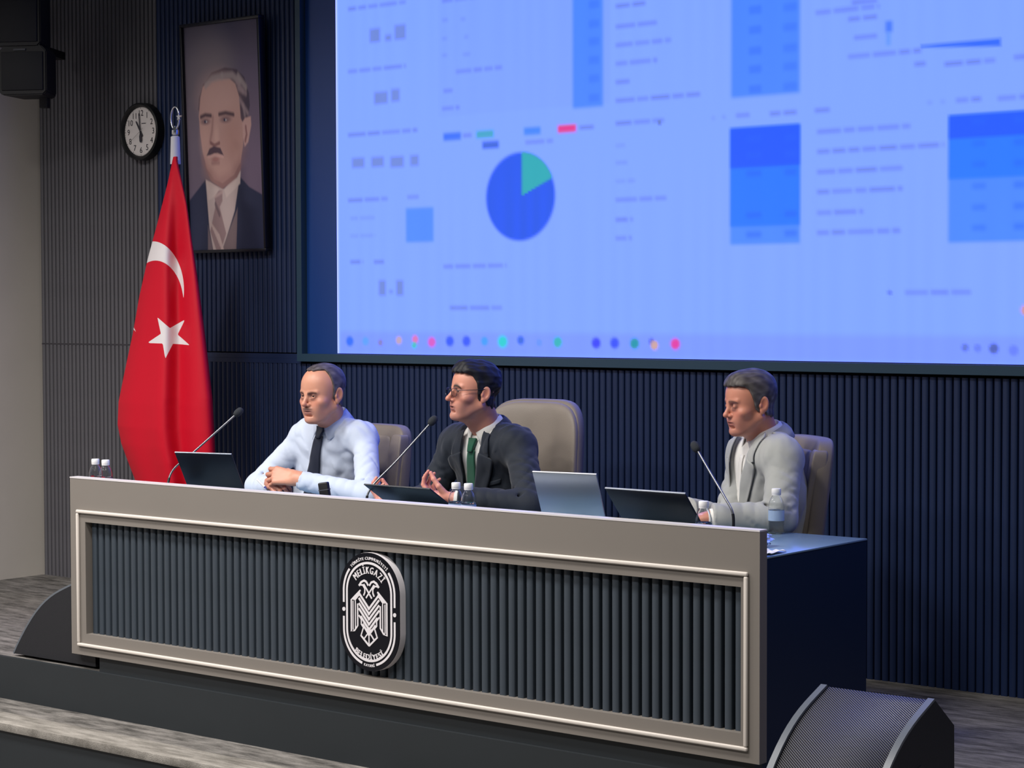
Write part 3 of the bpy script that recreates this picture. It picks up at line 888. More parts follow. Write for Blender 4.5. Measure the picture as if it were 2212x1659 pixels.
arc_text('name_lettering', 'MELİKGAZİ', 0.080, 0.060, 0.036, math.radians(52), bold=0.0014)
arc_text('title_lettering', 'BELEDİYESİ', 0.122, -0.052, 0.027, math.radians(37), True, 0.0010)
arc_text('country_lettering', 'TÜRKİYE CUMHURİYETİ', 0.1215, ES, 0.0150, math.radians(45), bold=0.0005)
arc_text('province_lettering', 'KAYSERİ', 0.1315, -ES, 0.0130, math.radians(12), True, 0.0004)
EAG = []
for s_ in (-1, 1):
    EAG += [([(s_*42, 76), (s_*88, 37), (s_*88, -80), (s_*72, -74), (s_*56, -55), (s_*56, 26)], 6.5),
            ([(s_*79, 34), (s_*79, -72)], 4.5), ([(s_*67.5, 36), (s_*67.5, -66)], 4.5),
            ([(s_*46, 70), (s_*80, 40)], 9), ([(s_*48, 62), (s_*72, 38)], 9),
            ([(s_*12, 109), (s_*24, 113), (s_*38, 106), (s_*49, 92)], 8), ([(s_*12, 109), (s_*3, 96)], 7),
            ([(s_*44, 96), (s_*30, 96), (s_*20, 84), (s_*20, 70), (s_*26, 58)], 6), ([(s_*26, 100), (s_*0, 68), (s_*-14, 50)], 6),
            ([(s_*2, -68), (s_*-26, -40)], 5),
            ([(s_*1, -70), (s_*27, -58), (s_*40, -90), (s_*0, -124)], 7), ([(s_*0, -72), (s_*26, -102)], 5)]
    for i in range(6):
        w0 = 66-19*i
        EAG.append(([(s_*(50 if i < 4 else 50-9*(i-3)), w0-(0 if i < 4 else 9*(i-3))), (s_*-3, w0-58)], 8.0))
    EAG.append(([(s_*50, -16), (s_*38, -30), (s_*38, -48), (s_*28, -58)], 6))
EAG.append(([(0, -72), (0, -118)], 5))
bm = bmesh.new()
for i, (pts, w_) in enumerate(EAG):
    stroke_poly(bm, [(u/1000.0, ez+v/1000.0) for u, v in pts], w_/1000.0, y=-0.0015-0.00002*i)
link('eagle', bm_mesh(bm, 'eagle'), M_EMBW, emb, label='white line-drawn double-headed eagle')

# ------------------------------------------------------------------ stage monitors
M_WEDGE = mat('black textured wedge paint', lin(30, 31, 36), 0.55, bump=0.35, bscale=350)
M_WRIM = mat('grey wedge edge strip', lin(96, 102, 110), 0.35)


def wedge_profile():
    """side profile in (depth, height): front toe at 0, curved grille up to the apex, chamfered back"""
    arc = []
    for t in np.linspace(0, 1, 14):
        arc.append((0.425*t-0.0, 0.35*(t*1.0)+0.085*math.sin(math.pi*t)*(1-0.35*t)))
    return arc


def grille_mat():
    m = mat('perforated steel grille', lin(70, 70, 74), 0.5, metal=0.5)
    nt = m.node_tree; b = nt.nodes['Principled BSDF']
    tc = nt.nodes.new('ShaderNodeTexCoord'); wv = nt.nodes.new('ShaderNodeTexWave')
    wv.wave_type = 'BANDS'; wv.bands_direction = 'DIAGONAL'; wv.inputs['Scale'].default_value = 60
    wv.inputs['Distortion'].default_value = 0.0
    nt.links.new(tc.outputs['Object'], wv.inputs['Vector'])
    cr = nt.nodes.new('ShaderNodeValToRGB')
    cr.color_ramp.elements[0].position = 0.35; cr.color_ramp.elements[0].color = lin(36, 36, 40)
    cr.color_ramp.elements[1].position = 0.65; cr.color_ramp.elements[1].color = lin(128, 128, 132)
    nt.links.new(wv.outputs['Fac'], cr.inputs[0]); nt.links.new(cr.outputs[0], b.inputs['Base Color'])
    bp = nt.nodes.new('ShaderNodeBump'); bp.inputs['Distance'].default_value = 0.003
    nt.links.new(wv.outputs['Fac'], bp.inputs['Height']); nt.links.new(bp.outputs[0], b.inputs['Normal'])
    return m


M_GRILLE = grille_mat()


def wedge(name, loc, rz, L, label, socket=True):
    """local: extruded along x from 0 to L, grille faces -y"""
    root = empty(name, loc, rz, label, 'stage monitor', 'wedge stage monitors')
    arc = wedge_profile()
    poly = [(0.01, 0.012)]+arc[1:]+[(0.55, 0.255), (0.555, 0.012)]
    ck_ = 0.020
    for xa, xb in ((0, ck_), (L-ck_, L)):
        bm = bmesh.new(); add_prism(bm, poly, xa, xb, 'x')
        c = link('side_cheek', sharp(bm_mesh(bm, 'side_cheek')), M_WEDGE, root)
        bm = bmesh.new()
        n = len(arc)
        prev = None
        for y_, z_ in [(0.01, 0.012)]+arc[1:]:
            row = [bm.verts.new((xx, y_+dy, z_+dz)) for xx, dy, dz in ((xa-0.0006, 0.003, -0.002), (xa-0.0006, -0.003, 0.004), (xb+0.0006, -0.003, 0.004), (xb+0.0006, 0.003, -0.002))]
            if prev:
                for k in range(4): bm.faces.new((prev[k], prev[(k+1) % 4], row[(k+1) % 4], row[k]))
            else: bm.faces.new(row)
            prev = row
        bm.faces.new(prev[::-1])
        link('edge_strip', sharp(bm_mesh(bm, 'edge_strip'), 0.5), M_WRIM, c)
    poly2 = [(y_+0.008, z_-0.006) for y_, z_ in arc]
    poly2 = [(0.02, 0.014)]+poly2[1:]+[(0.545, 0.25), (0.545, 0.014)]
    bm = bmesh.new(); add_prism(bm, poly2, ck_, L-ck_, 'x')
    link('cabinet', sharp(bm_mesh(bm, 'cabinet')), M_WEDGE, root)
    bm = bmesh.new(); prev = None
    for y_, z_ in poly2[1:-2]:
        row = [bm.verts.new((xx, y_-0.004, z_+0.003)) for xx in (ck_+0.002, L-ck_-0.002)]
        if prev: bm.faces.new((prev[0], prev[1], row[1], row[0]))
        prev = row
    g = link('grille', sharp(bm_mesh(bm, 'grille'), 0.5), M_GRILLE, root)
    md = g.modifiers.new('thick', 'SOLIDIFY'); md.thickness = 0.003
    for xx in (0.03, L-0.09):
        for yy in (0.05, 0.46): box('rubber_foot', (xx, yy, 0.0), (xx+0.06, yy+0.05, 0.014), M_RUBBER, root)
    if socket:
        bm = bmesh.new(); add_lathe(bm, [(0.022, 0), (0.022, 0.003), (0.012, 0.003), (0.010, -0.01)], 24, Matrix.Translation((L, 0.34, 0.15)) @ Matrix.Rotation(math.pi/2, 4, 'Y'))
        link('pole_socket', sharp(bm_mesh(bm, 'pole_socket')), M_BLACK, root)
    return root


wedge('stage_monitor', (1.640, -0.165, 0), 0, 0.378, 'black wedge stage monitor with perforated grille in the right foreground')
# the left one is turned so that its curved grille looks to the side
wedge('stage_monitor', (-2.405, 0.82, 0), -math.pi/2, 0.48, 'black wedge stage monitor half hidden behind the left end of the desk', False)

# ------------------------------------------------------------------ office chairs


def superell(a, b, c, e1=0.35, e2=0.35, nu=40, nv=22):
    th = np.linspace(-np.pi, np.pi, nu, endpoint=False); ph = np.linspace(-np.pi/2, np.pi/2, nv)
    T, Ph = np.meshgrid(th, ph, indexing='ij')
    pw_ = lambda v, e: np.sign(v)*np.abs(v)**e
    X = a*pw_(np.cos(Ph), e1)*pw_(np.cos(T), e2); Y = b*pw_(np.cos(Ph), e1)*pw_(np.sin(T), e2); Z = c*pw_(np.sin(Ph), e1)
    return np.stack([X, Y, Z], -1)


M_LEATH = mat('taupe leather', lin(136, 126, 116), 0.5, var=0.05, scale=8, bump=0.25, bscale=260)
M_LEATHB = mat('taupe leather shell', lin(130, 120, 108), 0.5, var=0.05, scale=8, bump=0.2, bscale=260)


def bend(P, k=0.9, tilt=0.14, zref=0.72):
    P = P.copy()
    P[..., 1] -= k*P[..., 0]**2
    P[..., 1] += tilt*(P[..., 2]-zref)
    return P


def pad(name, m, parent, size, ctr, e=0.35, k=0.9, tilt=0.14, taper=0.0, label=None):
    P = superell(*size, e, e)
    if taper: P[..., 0] *= (1-taper*(P[..., 2]/size[2]))
    P = P+np.array(ctr)
    P = bend(P, k, tilt)
    return link(name, grid_mesh(name, P, True, True), m, parent, label=label)


def chair(loc, rz, lift, style, label):
    r = empty('office_chair', (loc[0], loc[1], 0), rz, label, 'chair', 'taupe leather chairs behind the desk')
    z0 = 0.46+lift
    pad('back_shell', M_LEATHB, r, (0.245, 0.040, 0.315), (0, 0.275, z0+0.34), 0.30 if style == 'seamed' else 0.42, taper=0.05)
    if style == 'seamed':
        zt = z0+0.34
        for nm, hz, cz_, hx in (('upper_panel', 0.085, 0.185, 0.135), ('middle_panel', 0.040, 0.055, 0.130), ('lower_panel', 0.075, -0.065, 0.130), ('base_panel', 0.06, -0.205, 0.130)):
            pad(nm, M_LEATH, r, (hx, 0.030, hz), (0, 0.254, zt+cz_), 0.22)
        for s_ in (-1, 1): pad('side_bolster', M_LEATH, r, (0.050, 0.034, 0.285), (s_*0.184, 0.256, zt-0.008), 0.25)
    else:
        zt = z0+0.34
        pad('upper_panel', M_LEATH, r, (0.238, 0.036, 0.225), (0, 0.250, zt+0.080), 0.5, taper=0.05)
        pad('lower_panel', M_LEATH, r, (0.150, 0.034, 0.085), (0, 0.234, zt-0.215), 0.3)
        for s_ in (-1, 1): pad('side_bolster', M_LEATH, r, (0.034, 0.034, 0.09), (s_*0.188, 0.240, zt-0.215), 0.3)
    pad('seat', M_LEATH, r, (0.255, 0.245, 0.055), (0, 0.0, z0-0.02), 0.4, 0, 0)
    for s_ in (-1, 1):
        o = link('armrest', grid_mesh('armrest', superell(0.032, 0.13, 0.018, 0.4, 0.4)+np.array([s_*0.285, 0.02, z0+0.16]), True, True), M_LEATHB, r)
        tube('arm_post', [(s_*0.285, 0.02, z0+0.15), (s_*0.285, 0.05, z0+0.02), (s_*0.20, 0.05, z0-0.055)], 0.014, M_BLACKM, o)
    lathe('column', [(0.03, 0.08), (0.03, 0.22), (0.018, 0.22), (0.018, z0-0.06), (0.06, z0-0.06), (0.06, z0-0.04)], M_BLACKM, r, 20)
    for k in range(5):
        a = 2*math.pi*k/5+0.3
        tip = (0.28*math.cos(a), 0.28*math.sin(a))
        l = tube('base_leg', [(0.02*math.cos(a), 0.02*math.sin(a), 0.105), (0.15*math.cos(a), 0.15*math.sin(a), 0.10), (tip[0], tip[1], 0.075)], [0.026, 0.02, 0.014], M_BLACKM, r)
        bm = bmesh.new(); add_lathe(bm, [(0.001, -0.02), (0.028, -0.02), (0.030, -0.01), (0.030, 0.01), (0.028, 0.02), (0.001, 0.02)], 20,
                                    Matrix.Translation((tip[0], tip[1], 0.030)) @ Matrix.Rotation(a, 4, 'Z') @ Matrix.Rotation(math.pi/2, 4, 'X'))
        add_box(bm, (tip[0]-0.008, tip[1]-0.008, 0.05), (tip[0]+0.008, tip[1]+0.008, 0.075))
        link('caster', sharp(bm_mesh(bm, 'caster')), M_BLACK, l)
    return r


CH1 = at(845, 930, y=1.47); CH2 = at(1165, 880, y=1.47); CH3 = at(1770, 950, y=1.47)
chair((-1.345, 1.21), math.radians(-4), -0.128, 'seamed', 'taupe leather office chair behind the man in the light blue shirt')
chair((-0.405, 1.21), math.radians(3), 0.005, 'smooth', 'high taupe leather office chair behind the man in the dark suit')
chair((0.705, 1.235), math.radians(-36), -0.098, 'seamed', 'taupe leather office chair behind the man in the light grey blazer')

# ------------------------------------------------------------------ laptops
M_LAPB = mat('black laptop shell', lin(20, 24, 34), 0.38, metal=0.2)
M_LAPE = mat('grey laptop edge', lin(176, 182, 192), 0.3, metal=0.3)
M_LAPS = mat('silver laptop aluminium', lin(160, 172, 186), 0.32, metal=0.65)
M_KEY = mat('black keys', lin(18, 18, 20), 0.6)
M_LCD = mat('dark laptop display', lin(40, 52, 80), 0.2, emit=(0.05, 0.07, 0.12, 1))


def laptop(tl, tr, hh, phi, ms, me_, label):
    tl, tr = np.array(tl), np.array(tr)
    d = tr-tl; wd = float(np.hypot(d[0], d[1])); yaw = math.atan2(d[1], d[0])
    mid = (tl+tr)/2; back = np.array([-math.sin(yaw), math.cos(yaw)])
    ph = math.radians(phi)
    h = mid[:2]+back*hh*math.sin(ph)
    r = empty('laptop', (h[0], h[1], WZ), yaw, label, 'laptop', 'open laptops on the desk')
    hw_ = wd/2
    b = box('base', (-hw_, 0.004, 0.002), (hw_, hh*0.98, 0.016), ms, r, bev=0.004)
    box('keyboard', (-hw_+0.02, 0.025, 0.0155), (hw_-0.02, hh*0.52, 0.0175), M_KEY, b)
    box('touchpad', (-0.05, hh*0.60, 0.0155), (0.05, hh*0.90, 0.0168), me_, b)
    tube('hinge', [(-hw_*0.8, 0.0, 0.011), (hw_*0.8, 0.0, 0.011)], 0.006, M_BLACK, r)
    bm = bmesh.new(); add_box(bm, (-hw_, -0.0045, 0.004), (hw_, 0.0025, hh), 0.003)
    R = Matrix.Translation((0, 0, 0.011)) @ Matrix.Rotation(ph, 4, 'X')
    bmesh.ops.transform(bm, matrix=R, verts=bm.verts)
    lid = link('lid', sharp(bm_mesh(bm, 'lid')), ms, r)
    bm = bmesh.new(); add_box(bm, (-hw_+0.008, 0.0024, 0.016), (hw_-0.008, 0.0032, hh-0.008)); bmesh.ops.transform(bm, matrix=R, verts=bm.verts)
    link('display', bm_mesh(bm, 'display'), M_LCD, lid)
    bm = bmesh.new(); add_box(bm, (-hw_, -0.004, hh-0.0005), (hw_, 0.002, hh+0.003), 0.001); bmesh.ops.transform(bm, matrix=R, verts=bm.verts)
    link('lid_edge', bm_mesh(bm, 'lid_edge'), me_, lid, label='bright lid edge')
    for xx in (-hw_+0.03, hw_-0.05): box('foot', (xx, 0.03, 0), (xx+0.02, 0.05, 0.003), M_RUBBER, b)
    return r


laptop((-1.508, 0.481), (-1.244, 0.547), 0.22, 32, M_LAPB, M_LAPE, 'black laptop standing open left of the man in light blue shirt')
laptop((-0.438, 0.463), (-0.112, 0.466), 0.22, 59, M_LAPB, M_LAPB, 'black laptop opened nearly flat before the man in dark suit')
laptop((0.377, 0.448), (0.625, 0.487), 0.22, 24, M_LAPS, M_WHITEPL, 'silver laptop standing open between the dark suit and grey blazer men')
laptop((0.723, 0.404), (1.052, 0.397), 0.22, 41, M_LAPB, M_LAPE, 'black laptop with bright lid edge in front of the grey blazer man')

# ------------------------------------------------------------------ gooseneck microphones
M_FOAM = mat('microphone foam', lin(44, 48, 54), 0.9, bump=0.8, bscale=700)
M_NECK = mat('gunmetal gooseneck', lin(120, 122, 126), 0.35, metal=0.9)


def bez(p0, p1, p2, p3, n=24):
    t = np.linspace(0, 1, n)[:, None]
    return ((1-t)**3*p0+3*(1-t)**2*t*p1+3*(1-t)*t*t*p2+t**3*p3)


def mic(base, pts_px, tip, label):
    """base (x, y) on the worktop; neck runs through a few sighted points to the tip"""
    r = empty('gooseneck_microphone', (base[0], base[1], WZ), 0, label, 'microphone', 'gooseneck microphones on the desk')
    o = np.array([base[0], base[1], WZ])
    b = box('base', (-0.045, -0.055, 0), (0.045, 0.055, 0.022), M_BLACK, r, bev=0.006)
    box('talk_button', (-0.012, 0.02, 0.021), (0.012, 0.04, 0.025), mat('grey button', lin(90, 90, 94), 0.5), b)
    P = [np.array([0, 0, 0.022])]+[q-o for q in pts_px]+[np.array(tip)-o]
    P = np.array(P)
    # Catmull-Rom through the sighted points
    Q = np.vstack([2*P[0]-P[1], P, 2*P[-1]-P[-2]]); out = []
    for i in range(1, len(Q)-2):
        for t in np.linspace(0, 1, 10, endpoint=False):
            out.append(0.5*((2*Q[i])+(-Q[i-1]+Q[i+1])*t+(2*Q[i-1]-5*Q[i]+4*Q[i+1]-Q[i+2])*t*t+(-Q[i-1]+3*Q[i]-3*Q[i+1]+Q[i+2])*t**3))
    out.append(Q[-2])
    k = max(3, len(out)//4)
    tube('flexible_neck', out[:k+1], 0.0052, M_BLACK, r, 10)
    tube('stem', out[k:], 0.0040, M_NECK, r, 10)
    d = Vector(out[-1])-Vector(out[-3]); d.normalize()
    R = Matrix.Translation(Vector(out[-1])) @ d.to_track_quat('Z', 'Y').to_matrix().to_4x4()
    bm = bmesh.new(); add_lathe(bm, [(0.004, -0.012), (0.010, -0.010), (0.0145, 0.0), (0.0155, 0.012), (0.0135, 0.024), (0.008, 0.031), (0.001, 0.033)], 24, R)
    link('foam_windshield', sharp(bm_mesh(bm, 'foam_windshield'), 1.2), M_FOAM, r)
    return r


mic((at(358, 1036, y=0.46)[0], 0.46), [at(372, 1018, y=0.50), at(418, 977, y=0.56)], at(511, 894, y=0.70), 'gooseneck microphone leaning over the leftmost black laptop')
mic((at(790, 1066, y=0.50)[0], 0.50), [at(800, 1056, y=0.52), at(860, 992, y=0.62)], at(931, 913, y=0.74), 'gooseneck microphone pointing at the man in dark suit')
mic((at(1584, 1130, y=0.62)[0], 0.62), [at(1583, 1110, y=0.62), at(1566, 1075, y=0.63), at(1535, 1022, y=0.66)], at(1505, 970, y=0.69), 'gooseneck microphone before the man in the grey blazer')

# ------------------------------------------------------------------ water bottles
M_PET = mat('clear bottle plastic', (0.96, 0.98, 1.0, 1), 0.05, trans=1.0, ior=1.25)
M_WATER = mat('water', (0.93, 0.97, 1.0, 1), 0.0, trans=1.0, ior=1.33)
M_LABB = mat('pale blue bottle label', lin(176, 202, 238), 0.5, trans=0.35)
M_LABR = mat('reddish bottle label', lin(196, 128, 136), 0.5, trans=0.3)


def bottle(px, py, label, lab, level, y=None):
    p = at(px, py, z=WZ+0.157)
    if y is not None: p = at(px, py, y=y)
    r = empty('water_bottle', (p[0], p[1], WZ), random.uniform(0, 3), label, 'bottle', 'small water bottles on the desk')
    R = 0.0275
    prof = [(0.004, 0.006), (0.018, 0.001), (R-0.003, 0.0), (R, 0.006)]
    for i in range(6):
        z = 0.012+i*0.011; prof += [(R, z), (R-0.0012, z+0.005)]
    prof += [(R, 0.082), (R, 0.098), (R-0.003, 0.110), (0.020, 0.122), (0.0135, 0.131), (0.0128, 0.142)]
    bm = bmesh.new(); add_lathe(bm, prof+[(a-0.0007, z) for a, z in prof[::-1]], 36, cap=False)
    link('bottle_wall', sharp(bm_mesh(bm, 'bottle_wall'), 1.0), M_PET, r)
    wp = [(0.001, 0.007)]+[(a-0.0012, max(z, 0.0025)) for a, z in prof if z < level and z > 0]+[(np.interp(level, [q[1] for q in prof[3:]], [q[0] for q in prof[3:]])-0.0012, level)]
    bm = bmesh.new(); add_lathe(bm, wp, 32); link('water', sharp(bm_mesh(bm, 'water'), 1.0), M_WATER, r)
    lathe('bottle_label', [(R+0.0003, 0.046), (R+0.0003, 0.082)], lab, r, 36, cap=False)
    cp = [(0.0160, 0.134)]+[(0.0162, 0.1385), (0.0165, 0.139), (0.0165, 0.153), (0.0152, 0.1565), (0.001, 0.157)]
    lathe('cap', cp, M_WHITEPL, r, 28, label=None) if False else lathe('cap', cp, M_WHITEPL, r, 28)
    return r


bottle(206, 991, 'water bottle at the far left end, behind its twin', M_LABR, 0.088)
bottle(228, 993, 'water bottle at the far left end, nearer of the two', M_LABR, 0.088)
bottle(985, 1042, 'left of two water bottles by the dark suited man’s hand', M_LABB, 0.088)
bottle(1012, 1044, 'right of two water bottles by the dark suited man’s hand', M_LABB, 0.088)
bottle(1520, 1082, 'lone water bottle beside the bright-edged black laptop', M_LABB, 0.088)
bottle(1677, 1055, 'half empty water bottle at the right end of the desk', M_LABB, 0.050)

# ------------------------------------------------------------------ small things on the desk
p = at(709, 1052, y=0.42)
cs = empty('upright_case', (p[0], 0.42, WZ), math.radians(20), 'small black case standing upright before the light blue shirt', 'case')
cs.rotation_euler = (math.radians(0), math.radians(-9), math.radians(20))
bm = bmesh.new(); add_box(bm, (-0.020, -0.011, 0.002), (0.020, 0.011, 0.128), 0.005, 3); link('shell', sharp(bm_mesh(bm, 'shell')), M_BLACK, cs)
box('top_lid', (-0.0205, -0.0115, 0.128-0.030), (0.0205, 0.0115, 0.128-0.027), mat('grey seam', lin(78, 82, 90), 0.4), cs, label='grey seam line')

# crumpled clear wrapper and folded paper at the right end
p = at(1664, 1170, z=WZ+0.015)
th = np.linspace(0, 2*np.pi, 40, endpoint=False); ph_ = np.linspace(0.05, np.pi-0.05, 24)
T, Ph = np.meshgrid(th, ph_, indexing='ij')
rad = 1+0.16*np.sin(3*T+3*np.sin(4*Ph))*np.sin(Ph)+0.10*np.sin(5*T-5*Ph)+0.06*np.sin(9*Ph+4*T)
P = np.stack([0.030*rad*np.sin(Ph)*np.cos(T), 0.042*rad*np.sin(Ph)*np.sin(T), 0.024+0.020*rad*np.cos(Ph)], -1)
P[..., 2] = np.maximum(P[..., 2], 0.001)
wr = link('crumpled_wrapper', grid_mesh('crumpled_wrapper', P, False, True), mat('crumpled clear film', (0.86, 0.92, 1.0, 1), 0.12, trans=0.85, ior=1.2), None, (p[0]-0.012, p[1]-0.03, WZ))
tag(wr, 'crumpled clear plastic wrapper at the right end of the desk', 'wrapper')
p = at(1676, 1193, z=WZ+0.004)
u_ = np.linspace(-1, 1, 24); v_ = np.linspace(-1, 1, 18); A, B = np.meshgrid(u_, v_, indexing='ij')
H_ = 0.004+0.006*np.abs(np.sin(A*2.2+B))*(1-0.3*B**2)+0.002*np.sin(7*A+3*B)
P = np.stack([A*0.030+0.012*B, B*0.050, np.maximum(H_, 0.001)], -1)
pp_ = link('paper_napkin', grid_mesh('paper_napkin', P, True), mat('white tissue', lin(242, 242, 244), 0.9), None, (p[0]-0.016, p[1]-0.01, WZ), (0, 0, 0.3))
pp_.modifiers.new('thick', 'SOLIDIFY').thickness = 0.002
tag(pp_, 'white paper napkin lying on the right end of the desk', 'napkin')

# ------------------------------------------------------------------ people: signed-distance sculpting


def smin(a, b, k):
    if k <= 0: return np.minimum(a, b)
    h = np.clip(0.5+0.5*(b-a)/k, 0, 1)
    return b*(1-h)+a*h-k*h*(1-h)


class Field:
    def __init__(s, lo, hi, h):
        s.lo = np.array(lo, float); s.h = h
        s.n = np.ceil((np.array(hi)-s.lo)/h).astype(int)+1
        s.ax = [(s.lo[i]+h*np.arange(s.n[i])).astype(np.float32) for i in range(3)]
        s.v = np.full(s.n, 0.3, np.float32)

    def sub(s, lo, hi):
        i0 = np.clip(np.floor((np.array(lo)-s.lo)/s.h).astype(int), 0, s.n); i1 = np.clip(np.ceil((np.array(hi)-s.lo)/s.h).astype(int)+1, 0, s.n)
        sl = tuple(slice(a, b) for a, b in zip(i0, i1))
        return sl, s.ax[0][sl[0]][:, None, None], s.ax[1][sl[1]][None, :, None], s.ax[2][sl[2]][None, None, :]

    def put(s, prim, k=0.01, op='u'):
        fn, lo, hi = prim
        m = k+2*s.h+0.012
        sl, X, Y, Z = s.sub(np.array(lo)-m, np.array(hi)+m)
        v = s.v[sl]
        if v.size == 0: return
        d = fn(X, Y, Z)
        s.v[sl] = smin(v, d, k) if op == 'u' else -smin(-v, d, k)

    def grid(s):
        return s.ax[0][:, None, None], s.ax[1][None, :, None], s.ax[2][None, None, :]

    def sample(s, P):
        q = (np.asarray(P)-s.lo)/s.h
        q = np.clip(q, 0, s.n-1.001); i = q.astype(int); f = q-i
        r = 0
        for dx in (0, 1):
            for dy in (0, 1):
                for dz in (0, 1):
                    w_ = (f[..., 0] if dx else 1-f[..., 0])*(f[..., 1] if dy else 1-f[..., 1])*(f[..., 2] if dz else 1-f[..., 2])
                    r = r+w_*s.v[i[..., 0]+dx, i[..., 1]+dy, i[..., 2]+dz]
        return r

    def mesh(s):
        """naive surface nets"""
        v = s.v; ins = v < 0
        nx, ny, nz = (n-1 for n in v.shape)
        cnt = np.zeros((nx, ny, nz), np.int8)
        for dx in (0, 1):
            for dy in (0, 1):
                for dz in (0, 1):
                    cnt += ins[dx:dx+nx, dy:dy+ny, dz:dz+nz]
        act = (cnt > 0) & (cnt < 8)
        I = np.argwhere(act)
        vid = np.full(act.shape, -1, np.int32); vid[act] = np.arange(len(I))
        acc = np.zeros((len(I), 3)); num = np.zeros(len(I))
        C = {}
        for c in range(8):
            o = np.array([c & 1, (c >> 1) & 1, (c >> 2) & 1])
            C[c] = v[I[:, 0]+o[0], I[:, 1]+o[1], I[:, 2]+o[2]]
        for a in range(8):
            for ax_ in range(3):
                b = a | (1 << ax_)
                if b == a: continue
                va, vb = C[a], C[b]
                m = (va < 0) != (vb < 0)
                t = np.where(m, va/np.where(m, va-vb, 1), 0)
                o = np.array([a & 1, (a >> 1) & 1, (a >> 2) & 1], float)
                p = np.repeat(o[None], len(I), 0); p[:, ax_] += t
                acc[m] += p[m]; num[m] += 1
        V = s.lo+(I+acc/num[:, None])*s.h
        quads = []
        for ax_ in range(3):
            u, w_ = [(1, 2), (2, 0), (0, 1)][ax_]
            a = [slice(None)]*3; b = [slice(None)]*3
            a[ax_] = slice(0, -1); b[ax_] = slice(1, None)
            A, B = ins[tuple(a)], ins[tuple(b)]
            E = np.argwhere(A != B)
            ok = (E[:, u] > 0) & (E[:, w_] > 0) & (E[:, u] < act.shape[u]) & (E[:, w_] < act.shape[w_])
            E = E[ok]
            fl_ = A[E[:, 0], E[:, 1], E[:, 2]]
            q = []
            for du, dw in ((-1, -1), (0, -1), (0, 0), (-1, 0)):
                e = E.copy(); e[:, u] += du; e[:, w_] += dw
                q.append(vid[e[:, 0], e[:, 1], e[:, 2]])
            q = np.stack(q, -1)
            q[~fl_] = q[~fl_][:, ::-1]
            quads.append(q)
        Q = np.concatenate(quads)
        return V, Q[(Q >= 0).all(1)]


def cap(a, b, ra, rb=None):
    a, b = np.array(a, float), np.array(b, float); rb = ra if rb is None else rb
    d = b-a; L2 = float(d@d)+1e-12

    def fn(X, Y, Z):
        t = np.clip(((X-a[0])*d[0]+(Y-a[1])*d[1]+(Z-a[2])*d[2])/L2, 0, 1)
        return np.sqrt((X-a[0]-t*d[0])**2+(Y-a[1]-t*d[1])**2+(Z-a[2]-t*d[2])**2)-(ra+(rb-ra)*t)
    r = max(ra, rb)
    return fn, np.minimum(a, b)-r, np.maximum(a, b)+r


def ell(c, r, R=None):
    c, r = np.array(c, float), np.array(r, float)

    def fn(X, Y, Z):
        x, y, z = X-c[0], Y-c[1], Z-c[2]
        if R is not None:
            x, y, z = (R[0, 0]*x+R[1, 0]*y+R[2, 0]*z, R[0, 1]*x+R[1, 1]*y+R[2, 1]*z, R[0, 2]*x+R[1, 2]*y+R[2, 2]*z)
        k0 = np.sqrt((x/r[0])**2+(y/r[1])**2+(z/r[2])**2); k1 = np.sqrt((x/r[0]**2)**2+(y/r[1]**2)**2+(z/r[2]**2)**2)+1e-9
        return k0*(k0-1)/k1
    e = r if R is None else np.abs(R)@r
    return fn, c-e, c+e


def rot(ax_, a):
    return np.array(Matrix.Rotation(a, 3, ax_))


def waves(X, Y, Z, f, seed, n=5):
    r = np.random.default_rng(seed); s = 0
    for _ in range(n):
        k = r.normal(size=3); k = k/np.linalg.norm(k)*f*r.uniform(0.7, 1.4)
        k2 = r.normal(size=3)*f*0.4
        s = s+np.sin(k[0]*X+k[1]*Y+k[2]*Z+r.uniform(0, 6)+1.4*np.sin(k2[0]*X+k2[1]*Y+k2[2]*Z+r.uniform(0, 6)))
    return s/n


def merge(parts):
    Vs, Qs, Cs, n = [], [], [], 0
    for V, Q, C in parts:
        Vs.append(V); Qs.append(Q+n); Cs.append(C); n += len(V)
    return np.concatenate(Vs), np.concatenate(Qs), np.concatenate(Cs)


M_SKIN = mat_attr('skin', 0.43, spec=0.45, sss=0.12, bump=0.05, bscale=500)
M_HAIRM = mat_attr('hair', 0.55, spec=0.3)
M_EYE = mat_attr('eye', 0.15, spec=0.5)


